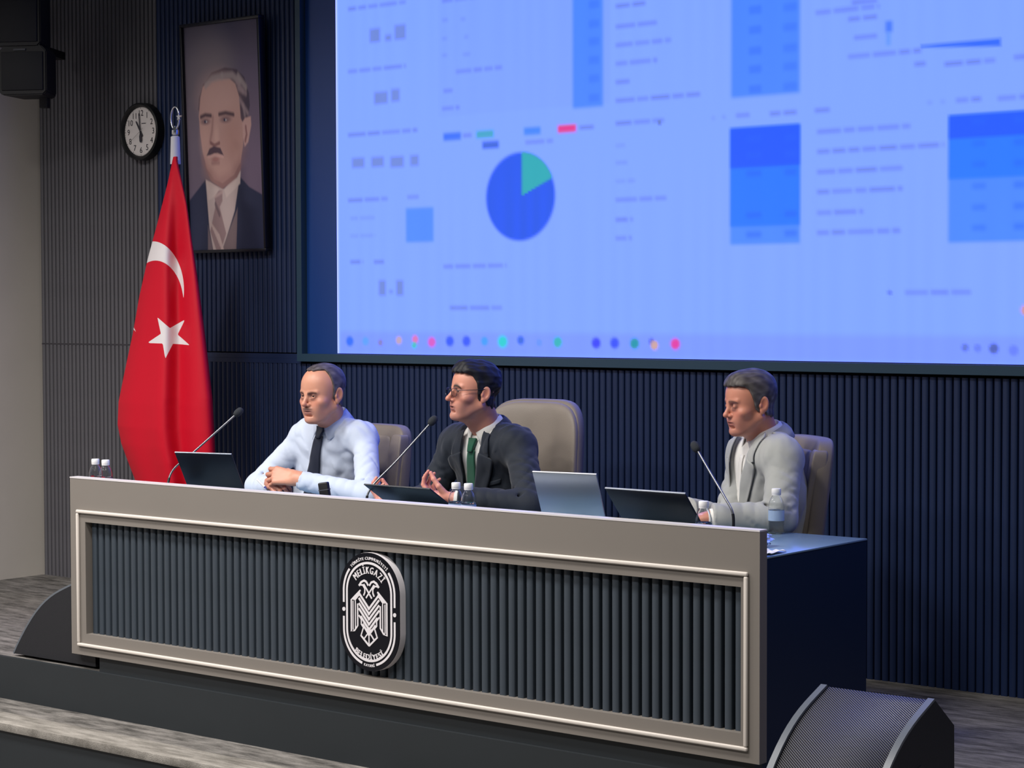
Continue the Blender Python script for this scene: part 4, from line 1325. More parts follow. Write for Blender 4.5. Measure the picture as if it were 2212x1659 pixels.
def head_build(c):
    """head in its own frame: face looks to -y, origin between the ears. c: dict of traits"""
    F = Field((-0.112, -0.150, -0.215), (0.112, 0.128, 0.150), 0.0021)
    put = F.put
    jw = c.get('jaw', 1.0)
    put(ell((0, 0.010, 0.037), (0.0765, 0.095, 0.079)), 0)
    put(ell((0, -0.028, 0.030), (0.066, 0.064, 0.070)), 0.03)                 # forehead
    put(ell((0, -0.040, -0.030), (0.0620*jw, 0.054, 0.076)), 0.03)            # face mass
    put(ell((0, -0.052, -0.086), (0.044*jw, 0.042, 0.032)), 0.025)            # jaw
    for s in (-1, 1):
        put(cap((s*0.056*jw, 0.000, -0.058), (s*0.020*jw, -0.074, -0.104), 0.016, 0.014), 0.025)
        put(ell((s*0.048, -0.062, -0.030), (0.020, 0.022, 0.016)), 0.02)      # cheek bone
        put(ell((s*0.030, -0.072, -0.058), (0.020, 0.020, 0.026)), 0.02)
    put(ell((0, -0.089, -0.103), (0.019, 0.014, 0.014)), 0.018)               # chin
    nb = np.array(c['neck_local'])
    put(cap((0, 0.022, -0.050), nb, 0.054, 0.060), 0.03)                      # neck
    put(cap((0, -0.030, -0.100), nb+np.array([0, -0.028, 0.0]), 0.026, 0.034), 0.03)
    skull = F.v.copy()
    # brows, sockets, lids
    bz = c.get('brow_z', 0.017)
    for s in (-1, 1):
        put(cap((s*0.012, -0.0905, bz-0.003), (s*0.044, -0.078, bz+0.001), 0.0075, 0.0065), 0.012)
        put(ell((s*0.032, -0.101, -0.002), (0.019, 0.017, 0.0115)), 0.010, 's')
        put(ell((s*0.0315, -0.0775, -0.003), (0.0150, 0.0150, 0.0140)), 0.004)
        if c.get('slit', 1) > 0:
            put(ell((s*0.0315, -0.0945, -0.0025), (0.0122, 0.0110, 0.0046*c.get('slit', 1))), 0.0015, 's')
        put(cap((s*0.022, -0.090, -0.014), (s*0.040, -0.083, -0.015), 0.0035), 0.008)  # bag below the eye
    # nose
    nl = c.get('nose', 1.0)
    put(cap((0, -0.0885, 0.008), (0, -0.107*nl, -0.028), 0.0068, 0.0085), 0.012)
    put(ell((0, -0.1085*nl, -0.034), (0.0105, 0.0115, 0.0095)), 0.008)
    for s in (-1, 1):
        put(ell((s*0.0115, -0.0985, -0.038), (0.0075, 0.0105, 0.0075)), 0.006)
        put(ell((s*0.0055, -0.1025, -0.0455), (0.0032, 0.0045, 0.0035)), 0.003, 's')
        put(cap((s*0.019, -0.088, -0.043), (s*0.030, -0.080, -0.064), 0.0022), 0.008, 's')   # nasolabial fold
    # mouth
    put(ell((0, -0.090, -0.060), (0.026, 0.010, 0.012)), 0.012)
    put(ell((0, -0.0965, -0.0615), (0.0215, 0.0065, 0.0045)), 0.005)
    put(ell((0, -0.0945, -0.0715), (0.0190, 0.0070, 0.0052)), 0.005)
    put(cap((-0.023, -0.0935, -0.0665), (0.023, -0.0935, -0.0665), 0.0016), 0.003, 's')
    put(ell((0, -0.1030, -0.0665), (0.0200, 0.0070, 0.0012+c.get('open', 0))), 0.003, 's')
    put(ell((0, -0.0905, -0.0850), (0.020, 0.005, 0.0040)), 0.008, 's')       # crease under the lip
    if c.get('moustache', 0):
        put(ell((0, -0.0985, -0.0530), (0.0250, 0.0055, 0.0048)), 0.005)
    # ears
    for s in (-1, 1):
        Re = rot('Z', -s*0.38) @ rot('X', -0.18)
        put(ell((s*0.0800, 0.014, -0.008), (0.0065, 0.0185, 0.0310), Re), 0.006)
        put(ell((s*0.0770, 0.004, -0.034), (0.0070, 0.0090, 0.0120)), 0.008)
        put(ell((s*0.0865, 0.012, -0.005), (0.0055, 0.0110, 0.0195), Re), 0.003, 's')
        put(ell((s*0.0780, -0.002, -0.013), (0.0055, 0.0050, 0.0080)), 0.005)
    V, Q = F.mesh()
    x, y, z = V.T
    f = -y
    col = np.empty((len(V), 3)); base = np.array(lin(*c['skin'])[:3]); col[:] = base
    n = waves(x, y, z, 60, 3)[:, None]; col *= 1+0.06*n

    def blend(m, rgb, a):
        m = (np.clip(m, 0, 1)*a)[:, None]
        return col*(1-m)+np.array(lin(*rgb)[:3])*m
    front = smooth(0.03, 0.06, f)
    for s in (-1, 1):
        col = blend(np.exp(-(((x-s*0.045)/0.022)**2+((z+0.032)/0.02)**2))*front, c.get('flush', (206, 120, 104)), 0.35)
        col = blend(np.exp(-(((x-s*0.0795)/0.012)**2+((y-0.012)/0.016)**2+((z+0.008)/0.022)**2)), (176, 92, 84), 0.45)
    col = blend(np.exp(-((x/0.016)**2+((z+0.036)/0.012)**2))*smooth(0.08, 0.1, f), (208, 122, 106), 0.4)
    # stubble on jaw and lip
    st_ = smooth(0.036, 0.056, -z+0.30*np.clip(0.06-f, 0, 1))*smooth(-0.005, 0.035, f)*smooth(-0.118, -0.108, z)
    col = blend(st_*(1-smooth(0.105, 0.13, -z)), c.get('stubble', (140, 104, 96)), c.get('stub_a', 0.35))
    lipm = np.exp(-((x/0.021)**4+((z+0.0665)/0.0085)**4))*smooth(0.088, 0.093, f)
    col = blend(lipm, c.get('lip', (168, 96, 92)), 0.7)
    col = blend(np.exp(-((x/0.021)**4+((z+0.0667)/(0.0018+c.get('open', 0)))**2))*smooth(0.080, 0.086, f), (70, 34, 34), 0.85)
    for s in (-1, 1):
        # brow hair
        t = np.clip((s*x-0.010)/0.040, 0, 1)
        zc = bz-0.002+c.get('brow_arch', 0.006)*np.sin(np.pi*np.clip(t*0.9+0.1, 0, 1))-0.004*t*t+c.get('frown', 0)*(t-0.5)
        on = smooth(0.008, 0.013, s*x)*smooth(-0.053, -0.047, -s*x)
        col = blend(np.exp(-((z-zc)/(0.0042*c.get('brow_w', 1.0)*(1-0.35*t)))**2)*on*front, c['brow'], c.get('brow_a', 0.9))
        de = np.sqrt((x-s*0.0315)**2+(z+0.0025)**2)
        col = blend(np.exp(-((de-0.012)/0.006)**2)*smooth(0.07, 0.08, f), (112, 70, 64), c.get('socket', 0.5))  # painted shade round the eye, for the shadow below the brow
        if c.get('slit', 1) <= 0.35:
            col = blend(np.exp(-((z+0.0075+6*(x-s*0.0315)**2)/0.0018)**2)*np.exp(-((x-s*0.0315)/0.012)**4)*front, (60, 36, 36), 0.9)
        else:
            col = blend(np.exp(-((z-0.0035+8*(x-s*0.0315)**2)/0.0016)**2)*np.exp(-((x-s*0.0315)/0.0125)**4)*front, (64, 40, 40), 0.8)
    if c.get('moustache', 0):
        col = blend(np.exp(-((x/0.026)**4+((z+0.0535+0.10*np.abs(x)*0.5)/0.0075)**4))*smooth(0.082, 0.09, f), c['mous_col'], c['moustache'])
    # ---- hair
    H = Field(F.lo, F.lo+(F.n-1)*F.h, F.h); X, Y, Z = H.grid()
    Fr = -Y
    hl_ = c['hairline']
    recess = c.get('recess', 0.0)*smooth(0.018, 0.05, np.abs(X))*smooth(0.0, 0.03, Fr)
    fz = np.interp((Fr+recess).ravel(), [q[0] for q in hl_], [q[1] for q in hl_]).reshape((Fr+recess).shape)
    edge = 0.004*np.sin(X*260+2*np.sin(Z*90))*c.get('ragged', 0.6)
    g = (fz+edge-Z)*0.8
    top = smooth(0.03, 0.09, Z)
    th_ = c['hair_side']+(c['hair_top']-c['hair_side'])*top+c.get('quiff', 0)*np.exp(-((Fr-0.065)/0.035)**2)*smooth(0.06, 0.09, Z)
    strand = c['strand']*(waves(X*c.get('sx', 1.0), Y*0.25, Z*0.6, 330, 11, 4)+0.8*waves(X, Y, Z, 120, 5, 4)*c.get('tousle', 0.4))
    # keep clear of the ear
    earm = np.sqrt(((np.abs(X)-0.084)/0.018)**2+((Y-0.013)/0.017)**2+((Z+0.010)/0.030)**2)-1
    hv = -smin(-(skull-th_-strand), -g, 0.006)
    hv = -smin(-hv, earm*0.02, 0.004)
    hv = -smin(-hv, -(np.minimum(-(Z+0.105), 1)*1.0+0*X), 0.004) if False else hv
    H.v = hv.astype(np.float32)
    HV, HQ = H.mesh()
    hx, hy, hz = HV.T
    hc = np.empty((len(HV), 3)); hc[:] = np.array(lin(*c['hair'])[:3])
    grey = smooth(0.05, -0.01, hz)*smooth(0.045, 0.07, np.abs(hx)) if c.get('grey', 0) else 0*hz
    nn = waves(hx, hy*0.4, hz*0.6, 300, 21, 4)
    gm = np.clip(c.get('grey', 0)*(0.6*grey+0.4)*(0.6+0.6*nn), 0, 1)[:, None]
    hc = hc*(1-gm)+np.array(lin(*c.get('grey_col', (120, 116, 114)))[:3])*gm
    hc *= (1+0.25*nn)[:, None]
    return (V, Q, np.clip(col, 0.002, 1)), (HV, HQ, np.clip(hc, 0.002, 1))


def hand_caps(side, curl, spread=0.0, thumb=((0.65, 0.35, -0.45), (0.25, 0.7, -0.55), (0.1, 0.8, -0.5)), s=1.0):
    """capsules of a hand in its own frame: +y along the fingers, +z back of hand, thumb on +x of a left hand"""
    out = []
    mcp = {'i': (0.027, 0.088), 'm': (0.008, 0.092), 'r': (-0.012, 0.087), 'l': (-0.030, 0.078)}
    ln = {'i': (0.043, 0.026, 0.021), 'm': (0.047, 0.030, 0.022), 'r': (0.043, 0.028, 0.022), 'l': (0.034, 0.021, 0.019)}
    rd = {'i': (0.0094, 0.0084, 0.0074), 'm': (0.0096, 0.0086, 0.0075), 'r': (0.0092, 0.0082, 0.0072), 'l': (0.0082, 0.0073, 0.0066)}
    for fi, f in enumerate('imrl'):
        x, y = mcp[f]
        out.append(((x*0.55, 0.008, 0.0), (x, y, 0.002), 0.0145, 0.0112, 0.012))
        p = np.array([x, y, 0.0]); a = 0.0; sp = spread*(1.5-fi)/1.5
        cu = curl[f] if isinstance(curl, dict) else curl
        for j in range(3):
            a += cu[j]
            d = np.array([math.sin(sp)*math.cos(a), math.cos(sp)*math.cos(a), -math.sin(a)])
            q = p+d*ln[f][j]
            out.append((p, q, rd[f][j]*(1.04 if j == 0 else 1.0), (rd[f][j+1] if j < 2 else rd[f][2]*0.86), 0.0035 if j else 0.006))
            p = q
    out.append(((0.0, 0.030, -0.006), (0.0, 0.066, -0.006), 0.014, 0.012, 0.014))
    p = np.array([0.018, 0.022, -0.008])
    for j, (L, r0, r1) in enumerate(((0.045, 0.0155, 0.0115), (0.034, 0.0105, 0.0095), (0.027, 0.0098, 0.0076))):
        d = np.array(thumb[j], float); d /= np.linalg.norm(d); q = p+d*L
        out.append((p, q, r0, r1, 0.010 if j == 0 else 0.004)); p = q
    out.append(((0.0, -0.024, 0.0), (0.0, -0.008, 0.0), 0.0245, 0.0235, 0.012))
    out.append(((-0.010, -0.020, 0.0), (-0.014, 0.012, 0.0), 0.018, 0.016, 0.014)); out.append(((0.010, -0.020, 0.0), (0.013, 0.014, -0.002), 0.018, 0.016, 0.014))
    mx_ = 1 if side == 'L' else -1
    return [((np.array(a)*[mx_, 1, 1])*s, (np.array(b)*[mx_, 1, 1])*s, ra*s, rb*s, k*s) for a, b, ra, rb, k in out]


def hand_build(side, wrist, D, N, curl, thumb=None, spread=0.0, skin=(196, 140, 122), s=1.0, seed=1, elbow=None):
    Y = np.array(D, float); Y /= np.linalg.norm(Y); Z = np.array(N, float); Z = Z-Y*(Z@Y); Z /= np.linalg.norm(Z); X = np.cross(Y, Z)
    R = np.stack([X, Y, Z], 1); W_ = np.array(wrist, float)
    kw = {} if thumb is None else {'thumb': thumb}
    caps = [(W_+R@a, W_+R@b, ra, rb, k) for a, b, ra, rb, k in hand_caps(side, curl, spread, s=s, **kw)]
    if elbow is not None:
        e = np.array(elbow)-W_; e /= np.linalg.norm(e)
        caps.append((W_+e*0.075, W_+e*0.005, 0.027, 0.0235, 0.012))
    pts = np.array([p for c in caps for p in c[:2]])
    F = Field(pts.min(0)-0.03, pts.max(0)+0.025, 0.0021)
    for a, b, ra, rb, k in caps: F.put(cap(a, b, ra, rb), k)
    V, Q = F.mesh()
    L = (V-W_)@R
    col = np.empty((len(V), 3)); col[:] = np.array(lin(*skin)[:3])
    n = waves(L[:, 0], L[:, 1], L[:, 2], 110, seed)
    col *= (1+0.07*n)[:, None]
    # redder knuckles and finger tips
    kn = np.exp(-((L[:, 1]-0.088*s)/0.012)**2)*0.25+smooth(0.11*s, 0.15*s, np.abs(L[:, 1])+np.abs(L[:, 2])*0.6)*0.3
    col = col*(1-kn[:, None])+np.array(lin(206, 120, 106)[:3])*kn[:, None]
    return V, Q, np.clip(col, 0, 1)


def arm_prim(a, b, ra, rb, amp, freq, ph, seed=0):
    """sleeve segment with ring folds that twist round the arm"""
    a, b = np.array(a, float), np.array(b, float); d = b-a; L = np.linalg.norm(d); ax_ = d/L
    u = np.cross(ax_, [0.3, 0.2, 1.0]); u /= np.linalg.norm(u); w_ = np.cross(ax_, u)

    def fn(X, Y, Z):
        x, y, z = X-a[0], Y-a[1], Z-a[2]
        s = x*ax_[0]+y*ax_[1]+z*ax_[2]
        t = np.clip(s/L, 0, 1)
        px, py, pz = x-t*d[0], y-t*d[1], z-t*d[2]
        dist = np.sqrt(px*px+py*py+pz*pz)
        cu = (px*u[0]+py*u[1]+pz*u[2])/(dist+0.01); cw = (px*w_[0]+py*w_[1]+pz*w_[2])/(dist+0.01)
        ang_ = 3.6*cu+2.4*cw
        w1 = np.abs(np.sin(0.5*(freq*t*L+ang_+ph+1.1*np.sin(2.6*cw+seed))))
        w2 = np.abs(np.sin(0.5*(freq*0.8*t*L-ang_*1.2+ph*1.7+1.3*np.sin(3.1*cu+seed*2))))
        m1 = 0.5+0.5*np.sin(11*t*L+3*cw+seed); m2 = 0.5+0.5*np.sin(14*t*L-4*cu+seed*1.3+1)
        return dist-(ra+(rb-ra)*t)-amp*(3.0*(np.sqrt(w1)-0.75)*m1+3.0*(np.sqrt(w2)-0.75)*m2)*(0.40+0.60*t)
    r = max(ra, rb)+amp
    return fn, np.minimum(a, b)-r, np.maximum(a, b)+r


class Torso:
    def __init__(s, P, N, SL, SR):
        s.P, s.N, s.SL, s.SR = (np.array(q, float) for q in (P, N, SL, SR))
        s.l = (s.SL-s.SR)/np.linalg.norm(s.SL-s.SR)
        u = s.N-s.P; u = u-s.l*(u@s.l); s.u = u/np.linalg.norm(u)
        s.slant = 0.0
        s.f = np.cross(s.l, s.u); s.R = np.stack([s.l, s.f, s.u], 1); s.h = np.linalg.norm(s.N-s.P)

    def pt(s, a, b, c): return s.N+s.l*a+s.f*b+s.u*c       # lateral, forward, up from the neck base

    def prims(s, g=0.0, belly=1.0, sh=1.0):
        R = s.R; P, N = s.P, s.N
        o = [(ell(P+(N-P)*0.66+s.f*0.006, (0.178+g, 0.112+g, 0.195+g), R), 0.0),
             (ell(P+(N-P)*0.32+s.f*0.022*belly, (0.168+g, 0.122*belly+g, 0.20+g), R), 0.05),
             (ell(P, (0.185+g, 0.140+g, 0.13+g), R), 0.05),
             (cap(s.SR+s.l*0.02, s.SL-s.l*0.02, 0.066*sh+g), 0.05)]
        for S_ in (s.SL, s.SR):
            o.append((cap(N-s.u*0.016-s.f*0.018, S_+s.u*0.006+(N-S_)*0.18, 0.046+g, 0.058+g), 0.04))
        o.append((cap(N-s.u*0.04-s.f*0.01, N+s.u*0.012-s.f*0.005, 0.062+g, 0.056+g*0.5), 0.03))
        return o


def bounds(pts, m): pts = np.array(pts); return pts.min(0)-m, pts.max(0)+m


def drape(F, T, uv, off, f0=0.26, f1=-0.06):
    """points of a strip given as (lateral, up) laid on the front of a garment field"""
    uv = np.array(uv, float); uv[..., 0] += T.slant*np.minimum(uv[..., 1], 0); fs = np.linspace(f0, f1, 110)
    base = T.N+uv[..., 0:1]*T.l+uv[..., 1:2]*T.u
    P = base[..., None, :]+fs[:, None]*T.f
    v = F.sample(P)-off
    hit = v < 0
    i = np.argmax(hit, -1); i = np.where(hit.any(-1), i, len(fs)-1); i = np.maximum(i, 1)
    v1 = np.take_along_axis(v, i[..., None], -1)[..., 0]; v0 = np.take_along_axis(v, i[..., None]-1, -1)[..., 0]
    t = np.clip(v0/np.where(np.abs(v0-v1) > 1e-9, v0-v1, 1), 0, 1)
    fh = fs[i-1]+(fs[i]-fs[i-1])*t
    return base+fh[..., None]*T.f


def strip(F, T, A, B, off, nu=26, nv=9):
    """ruled strip between two (lateral, up) polylines draped on a garment"""
    def res(C):
        C = np.array(C, float); d = np.r_[0, np.cumsum(np.linalg.norm(np.diff(C, axis=0), axis=1))]; t = np.linspace(0, d[-1], nu)
        return np.stack([np.interp(t, d, C[:, 0]), np.interp(t, d, C[:, 1])], -1)
    a, b = res(A), res(B); w_ = np.linspace(0, 1, nv)[None, :, None]
    return drape(F, T, a[:, None]*(1-w_)+b[:, None]*w_, off)


def solid(o, th, off=1.0):
    m = o.modifiers.new('thick', 'SOLIDIFY'); m.thickness = th; m.offset = off
    return o


def link_local(name, V, Q, root, m, col=None, label=None):
    me = np_mesh(name, V-np.array(root.location), Q, True, col)
    return link(name, me, m, root, label=label)


def grid_local(name, P, root, m, wrap=False, label=None):
    return link(name, grid_mesh(name, P-np.array(root.location), True, wrap), m, root, label=label)


def cloth_mesh(F):
    V, Q = F.mesh()
    return V, Q


def place_head(root, c):
    """builds head, returns skin part in world space and adds hair + eyes"""
    Rh = np.array((Matrix.Rotation(c['yaw'], 3, 'Z') @ Matrix.Rotation(c['pitch'], 3, 'X') @ Matrix.Rotation(c.get('roll', 0), 3, 'Y')))
    ctr = np.array(c['center']); s = c['scale']
    c['neck_local'] = (Rh.T@(np.array(c['neck'])-ctr))/s
    (V, Q, C), (HV, HQ, HC) = head_build(c)
    W_ = lambda P: ctr+(P*s)@Rh.T
    link_local('hair', W_(HV), HQ, root, M_HAIRM, HC)
    if c.get('slit', 1) > 0.3:
        for sd in (-1, 1):
            th = np.linspace(0, 2*np.pi, 28, endpoint=False); ph = np.linspace(0.001, np.pi-0.001, 20)
            T_, Ph = np.meshgrid(th, ph, indexing='ij')
            D = np.stack([np.sin(Ph)*np.cos(T_), -np.cos(Ph), np.sin(Ph)*np.sin(T_)], -1)
            gz_ = np.array(c.get('gaze', (0, -1, 0)), float); gz_ /= np.linalg.norm(gz_)
            a = np.arccos(np.clip(D@gz_, -1, 1))
            cc = np.empty(D.shape); cc[:] = lin(168, 156, 152)[:3]
            cc[a < 0.52] = lin(58, 40, 32)[:3]; cc[a < 0.24] = lin(10, 8, 8)[:3]
            P = np.array([sd*0.0315, -0.0775, -0.003])+D*0.0126
            PW = W_(P.reshape(-1, 3)).reshape(P.shape)
            link('eye', grid_mesh('eye', PW-np.array(root.location), True, True, col=cc), M_EYE, root)
    return (W_(V), Q, C), W_, Rh


def coarse_body(T, arms, legs):
    """body under the clothes, continued into the limbs"""
    pts = [T.P, T.N, T.SL, T.SR]+[p for a in arms for p in a]+[p for l in legs for p in l]
    F = Field(*bounds(pts, 0.2), 0.012)
    for pr, k in T.prims(-0.014): F.put(pr, k)
    for S_, E_, W_ in arms:
        F.put(cap(S_, E_, 0.046, 0.038), 0.03); F.put(cap(E_, W_, 0.036, 0.025), 0.02)
    for h, k_, a in legs:
        F.put(cap(h, k_, 0.074, 0.052), 0.04); F.put(cap(k_, a, 0.050, 0.034), 0.02)
    return F.mesh()


def legs_of(T, knee=0.40):
    fx = np.array([T.f[0], T.f[1], 0]); fx /= np.linalg.norm(fx); out = []
    for s in (-1, 1):
        h = T.P+T.l*s*0.095+np.array([0, 0, -0.01])
        k_ = np.array([h[0], h[1], 0.50])+fx*knee+T.l*s*0.03
        a = np.array([k_[0], k_[1], 0.09])+fx*0.02
        out.append((h, k_, a))
    return out


def lower_clothes(root, T, legs, m_tr, m_shoe):
    pts = [T.P]+[p for l in legs for p in l]
    F = Field(*bounds(pts, 0.2), 0.009)
    F.put(ell(T.P+np.array([0, 0, -0.01]), (0.19, 0.150, 0.12), T.R), 0)
    for i, (h, k_, a) in enumerate(legs):
        F.put(arm_prim(h, k_, 0.090, 0.068, 0.003, 60, i), 0.04); F.put(arm_prim(k_, a, 0.066, 0.052, 0.003, 50, i+2), 0.02)
    V, Q = F.mesh(); link_local('trousers', V, Q, root, m_tr)
    fx = np.array([T.f[0], T.f[1], 0]); fx /= np.linalg.norm(fx)
    for h, k_, a in legs:
        F = Field(*bounds([a-[0, 0, 0.05], a+fx*0.2-[0, 0, 0.08]], 0.09), 0.006)
        b = np.array([a[0], a[1], 0.045])
        F.put(cap(b-fx*0.03, b+fx*0.08, 0.042, 0.040), 0); F.put(cap(b+fx*0.08-[0, 0, 0.008], b+fx*0.16-[0, 0, 0.012], 0.040, 0.032), 0.02); F.put(cap(b, b+[0, 0, 0.05], 0.042, 0.046), 0.02)
        F.v = np.maximum(F.v, 0.004-F.grid()[2]+0*F.v)
        V, Q = F.mesh(); link_local('shoe', V, Q, root, m_shoe)


def collar_band(T, r_in, z_top, leaf, front_gap, drop_front, tilt=0.0, n=60, sink=0.0):
    """folded shirt collar: stand ring and leaf, open at the throat. Returns (n, 5, 3) points"""
    th = np.linspace(front_gap, 2*np.pi-front_gap, n)          # 0 = front
    fr = np.cos(th/2)**2*0+np.exp(-((np.minimum(th, 2*np.pi-th))/0.9)**2)
    rows = []
    for r_, dz in ((r_in, z_top-0.028), (r_in+0.001, z_top), (r_in+0.004, z_top+0.003), (r_in+0.010, z_top-0.004), (r_in+leaf[0], None)):
        rr = r_+np.zeros(n)
        zz_ = (z_top-leaf[1]-drop_front*fr) if dz is None else dz-0.022*fr
        if dz is None: rr = rr+0.012*fr
        th_ = th+(0.30*fr*np.where(th < np.pi, 1, -1) if dz is None else 0)
        a = rr*np.sin(th_)*0.98; b = rr*np.cos(th_)*1.02-0.006
        rows.append(T.N+a[:, None]*T.l+b[:, None]*T.f+np.broadcast_to(np.asarray(zz_), (n,))[:, None]*T.u-sink*T.u)
    return np.stack(rows, 1)


class Fr:
    """loose frame: origin and lateral / forward / up axes"""
    def __init__(s, N, l, up_, f_hint=None):
        s.N = np.array(N, float); s.u = np.array(up_, float); s.u /= np.linalg.norm(s.u)
        l = np.array(l, float); l = l-s.u*(l@s.u); s.l = l/np.linalg.norm(l); s.f = np.cross(s.l, s.u)


def fabric(name, rgb, rough=0.8, sheen=0.2, var=0.05, bump=0.25, bscale=900):
    return mat(name, lin(*rgb), rough, var=var, scale=9, bump=bump, bscale=bscale, sheen=sheen, spec=0.25)


M_SHIRTB = fabric('light blue cotton', (206, 217, 236), 0.75)
M_SHIRTW = fabric('white cotton', (236, 234, 228), 0.75)
M_NAVYTIE = fabric('navy tie silk', (34, 40, 58), 0.5)
M_GREENTIE = fabric('green tie silk', (28, 84, 62), 0.45)
M_SUIT = fabric('dark blue suit wool', (34, 40, 50), 0.7, 0.15)
M_GREYB = fabric('light grey blazer wool', (168, 170, 168), 0.8, 0.15)
M_TROUS = fabric('charcoal trouser wool', (40, 42, 48), 0.85)
M_SHOE = mat('black shoe leather', lin(16, 15, 15), 0.3)
M_BTN = mat('jacket button', lin(40, 40, 44), 0.4)


def start(P, label):
    return empty('person', (P[0], P[1], 0), 0, label, 'person', 'three men seated at the desk')


def creases(A, a, b, ra, rb, n, seed, t0, k):
    """oblique pulled creases pressed into a sleeve"""
    r = np.random.default_rng(seed)
    a, b = np.array(a, float), np.array(b, float); d = b-a; L = np.linalg.norm(d); ax_ = d/L
    u = np.cross(ax_, [0.3, 0.2, 1.0]); u /= np.linalg.norm(u); w_ = np.cross(ax_, u)
    for i in range(n):
        t = t0+(1-t0)*(i+r.uniform(0.1, 0.9))/n; a0 = r.uniform(0, 2*np.pi); sp = r.uniform(1.1, 2.0); sl = r.uniform(-0.09, 0.09); pts = []
        for s_ in np.linspace(0, 1, 6):
            th = a0+sp*s_; tt = np.clip(t+sl*s_/L+0.02*np.sin(3*s_), 0.02, 0.98); rr = ra+(rb-ra)*tt+0.0032+0.004*(2*s_-1)**2
            pts.append(a+d*tt+rr*(np.cos(th)*u+np.sin(th)*w_))
        for p0, p1 in zip(pts[:-1], pts[1:]): A.put(cap(p0, p1, 0.0038), k, 's')


def garment(T, arms, g, h, ra, amp, seed, fold, belly=1.0, sh=1.0, arm_k=0.022, cuff=0.0, prof=None, crease=0.012):
    pts = [T.P-[0, 0, 0.08], T.N, T.SL, T.SR]+[p for a in arms for p in a]
    lo, hi = bounds(pts, 0.16)
    F = Field(lo, hi, h)
    for pr, k in T.prims(g, belly, sh): F.put(pr, k)
    X, Y, Z = F.grid()
    F.v = F.v+0.3*fold+(-fold*0.8*np.abs(waves(X, Y, Z*0.55, 62, seed, 3))*(0.35+0.65*(waves(X, Y, Z, 14, seed+4, 3) > -0.1))+fold*0.25*waves(X, Y, Z*0.6, 110, seed+9, 4)).astype(np.float32)
    F.torso = Field(F.lo, F.lo+(F.n-1)*F.h, F.h); F.torso.v = F.v.copy()
    if prof is not None: open_front(F, T, prof)
    for i, (S_, E_, W_) in enumerate(arms):
        A = Field(*bounds([S_, E_, W_], 0.13), h)
        o = np.round((A.lo-F.lo)/h).astype(int); o = np.maximum(o, 0); A.lo = F.lo+o*h
        A.n = np.minimum(A.n, F.n-o); A.ax = [F.ax[k][o[k]:o[k]+A.n[k]] for k in range(3)]; A.v = np.full(A.n, 0.3, np.float32)
        A.put(arm_prim(S_, E_, ra[0], ra[1], amp*1.1, 135, seed+i, seed+2*i), 0)
        A.put(arm_prim(E_, W_, ra[1]*0.97, ra[2], amp, 150, seed+3+i, seed+5+i), 0.020)
        creases(A, S_, E_, ra[0]+0.001, ra[1]+0.001, 8, seed*7+i, 0.35, crease)
        creases(A, E_, W_, ra[1]*0.97+0.001, ra[2]+0.001, 6, seed*11+i+3, 0.0, crease)
        X, Y, Z = A.grid(); E_, W_ = np.array(E_), np.array(W_); d = (W_-E_)/np.linalg.norm(W_-E_)
        pl = (X-W_[0])*d[0]+(Y-W_[1])*d[1]+(Z-W_[2])*d[2]-cuff
        A.v = np.maximum(A.v, pl).astype(np.float32)      # the sleeve ends square at the wrist
        sl = tuple(slice(o[k], o[k]+A.n[k]) for k in range(3))
        F.v[sl] = smin(F.v[sl], A.v, arm_k)
    return F


def tie(root, F, T, m, knot_up, tip_up, w0, w1, lat=0.0):
    P = strip(F, T, [(lat-w0, knot_up-0.030), (lat-w1, tip_up+0.05), (lat-0.004, tip_up)], [(lat+w0, knot_up-0.030), (lat+w1, tip_up+0.05), (lat+0.004, tip_up)], 0.0045, 34, 9)
    t = grid_local('tie', P, root, m); solid(t, 0.005)
    K = strip(F, T, [(lat-0.019, knot_up+0.008), (lat-0.012, knot_up-0.036)], [(lat+0.019, knot_up+0.008), (lat+0.012, knot_up-0.036)], 0.007, 10, 9)
    k = link('tie_knot', grid_mesh('tie_knot', K-np.array(root.location), True), m, t); solid(k, 0.012)
    return t


def lapels(root, F, T, m, inner, outer, off=0.0045):
    """notched lapel: collar end above, lapel proper below"""
    for s in (-1, 1):
        for nm, A, B in (('collar_end', [(inner[0][0]+0.004, 0.040), (inner[0][0], -0.058)], [(inner[0][0]+0.040, 0.030), (inner[0][0]+0.052, -0.046)]),
                         ('lapel', [(inner[0][0], -0.030)]+inner[1:], [(0.116, -0.052), (0.128, -0.064)]+outer[1:])):
            P = strip(F, T, [(s*a, b) for a, b in A], [(s*a, b) for a, b in B], off+(0.002 if nm == 'lapel' else 0), 30, 10)
            if s < 0: P = P[:, ::-1]
            solid(grid_local(nm, P, root, m), 0.0035)


def open_front(F, T, prof, shift=0.0):
    X, Y, Z = F.grid()
    dx, dy, dz = X-T.N[0], Y-T.N[1], Z-T.N[2]
    la = dx*T.l[0]+dy*T.l[1]+dz*T.l[2]; fo = dx*T.f[0]+dy*T.f[1]+dz*T.f[2]; up_ = dx*T.u[0]+dy*T.u[1]+dz*T.u[2]
    wd = np.interp(up_.ravel(), [p[0] for p in prof], [p[1] for p in prof]).reshape(up_.shape)
    cut = np.maximum(np.abs(la-T.slant*np.minimum(up_, 0))-wd, -fo)
    # throat and neck well
    neck = np.maximum(np.sqrt(la**2+(fo-0.004)**2)-0.080, -0.045-up_)
    F.v = np.maximum(F.v, -np.minimum(cut, neck)).astype(np.float32)


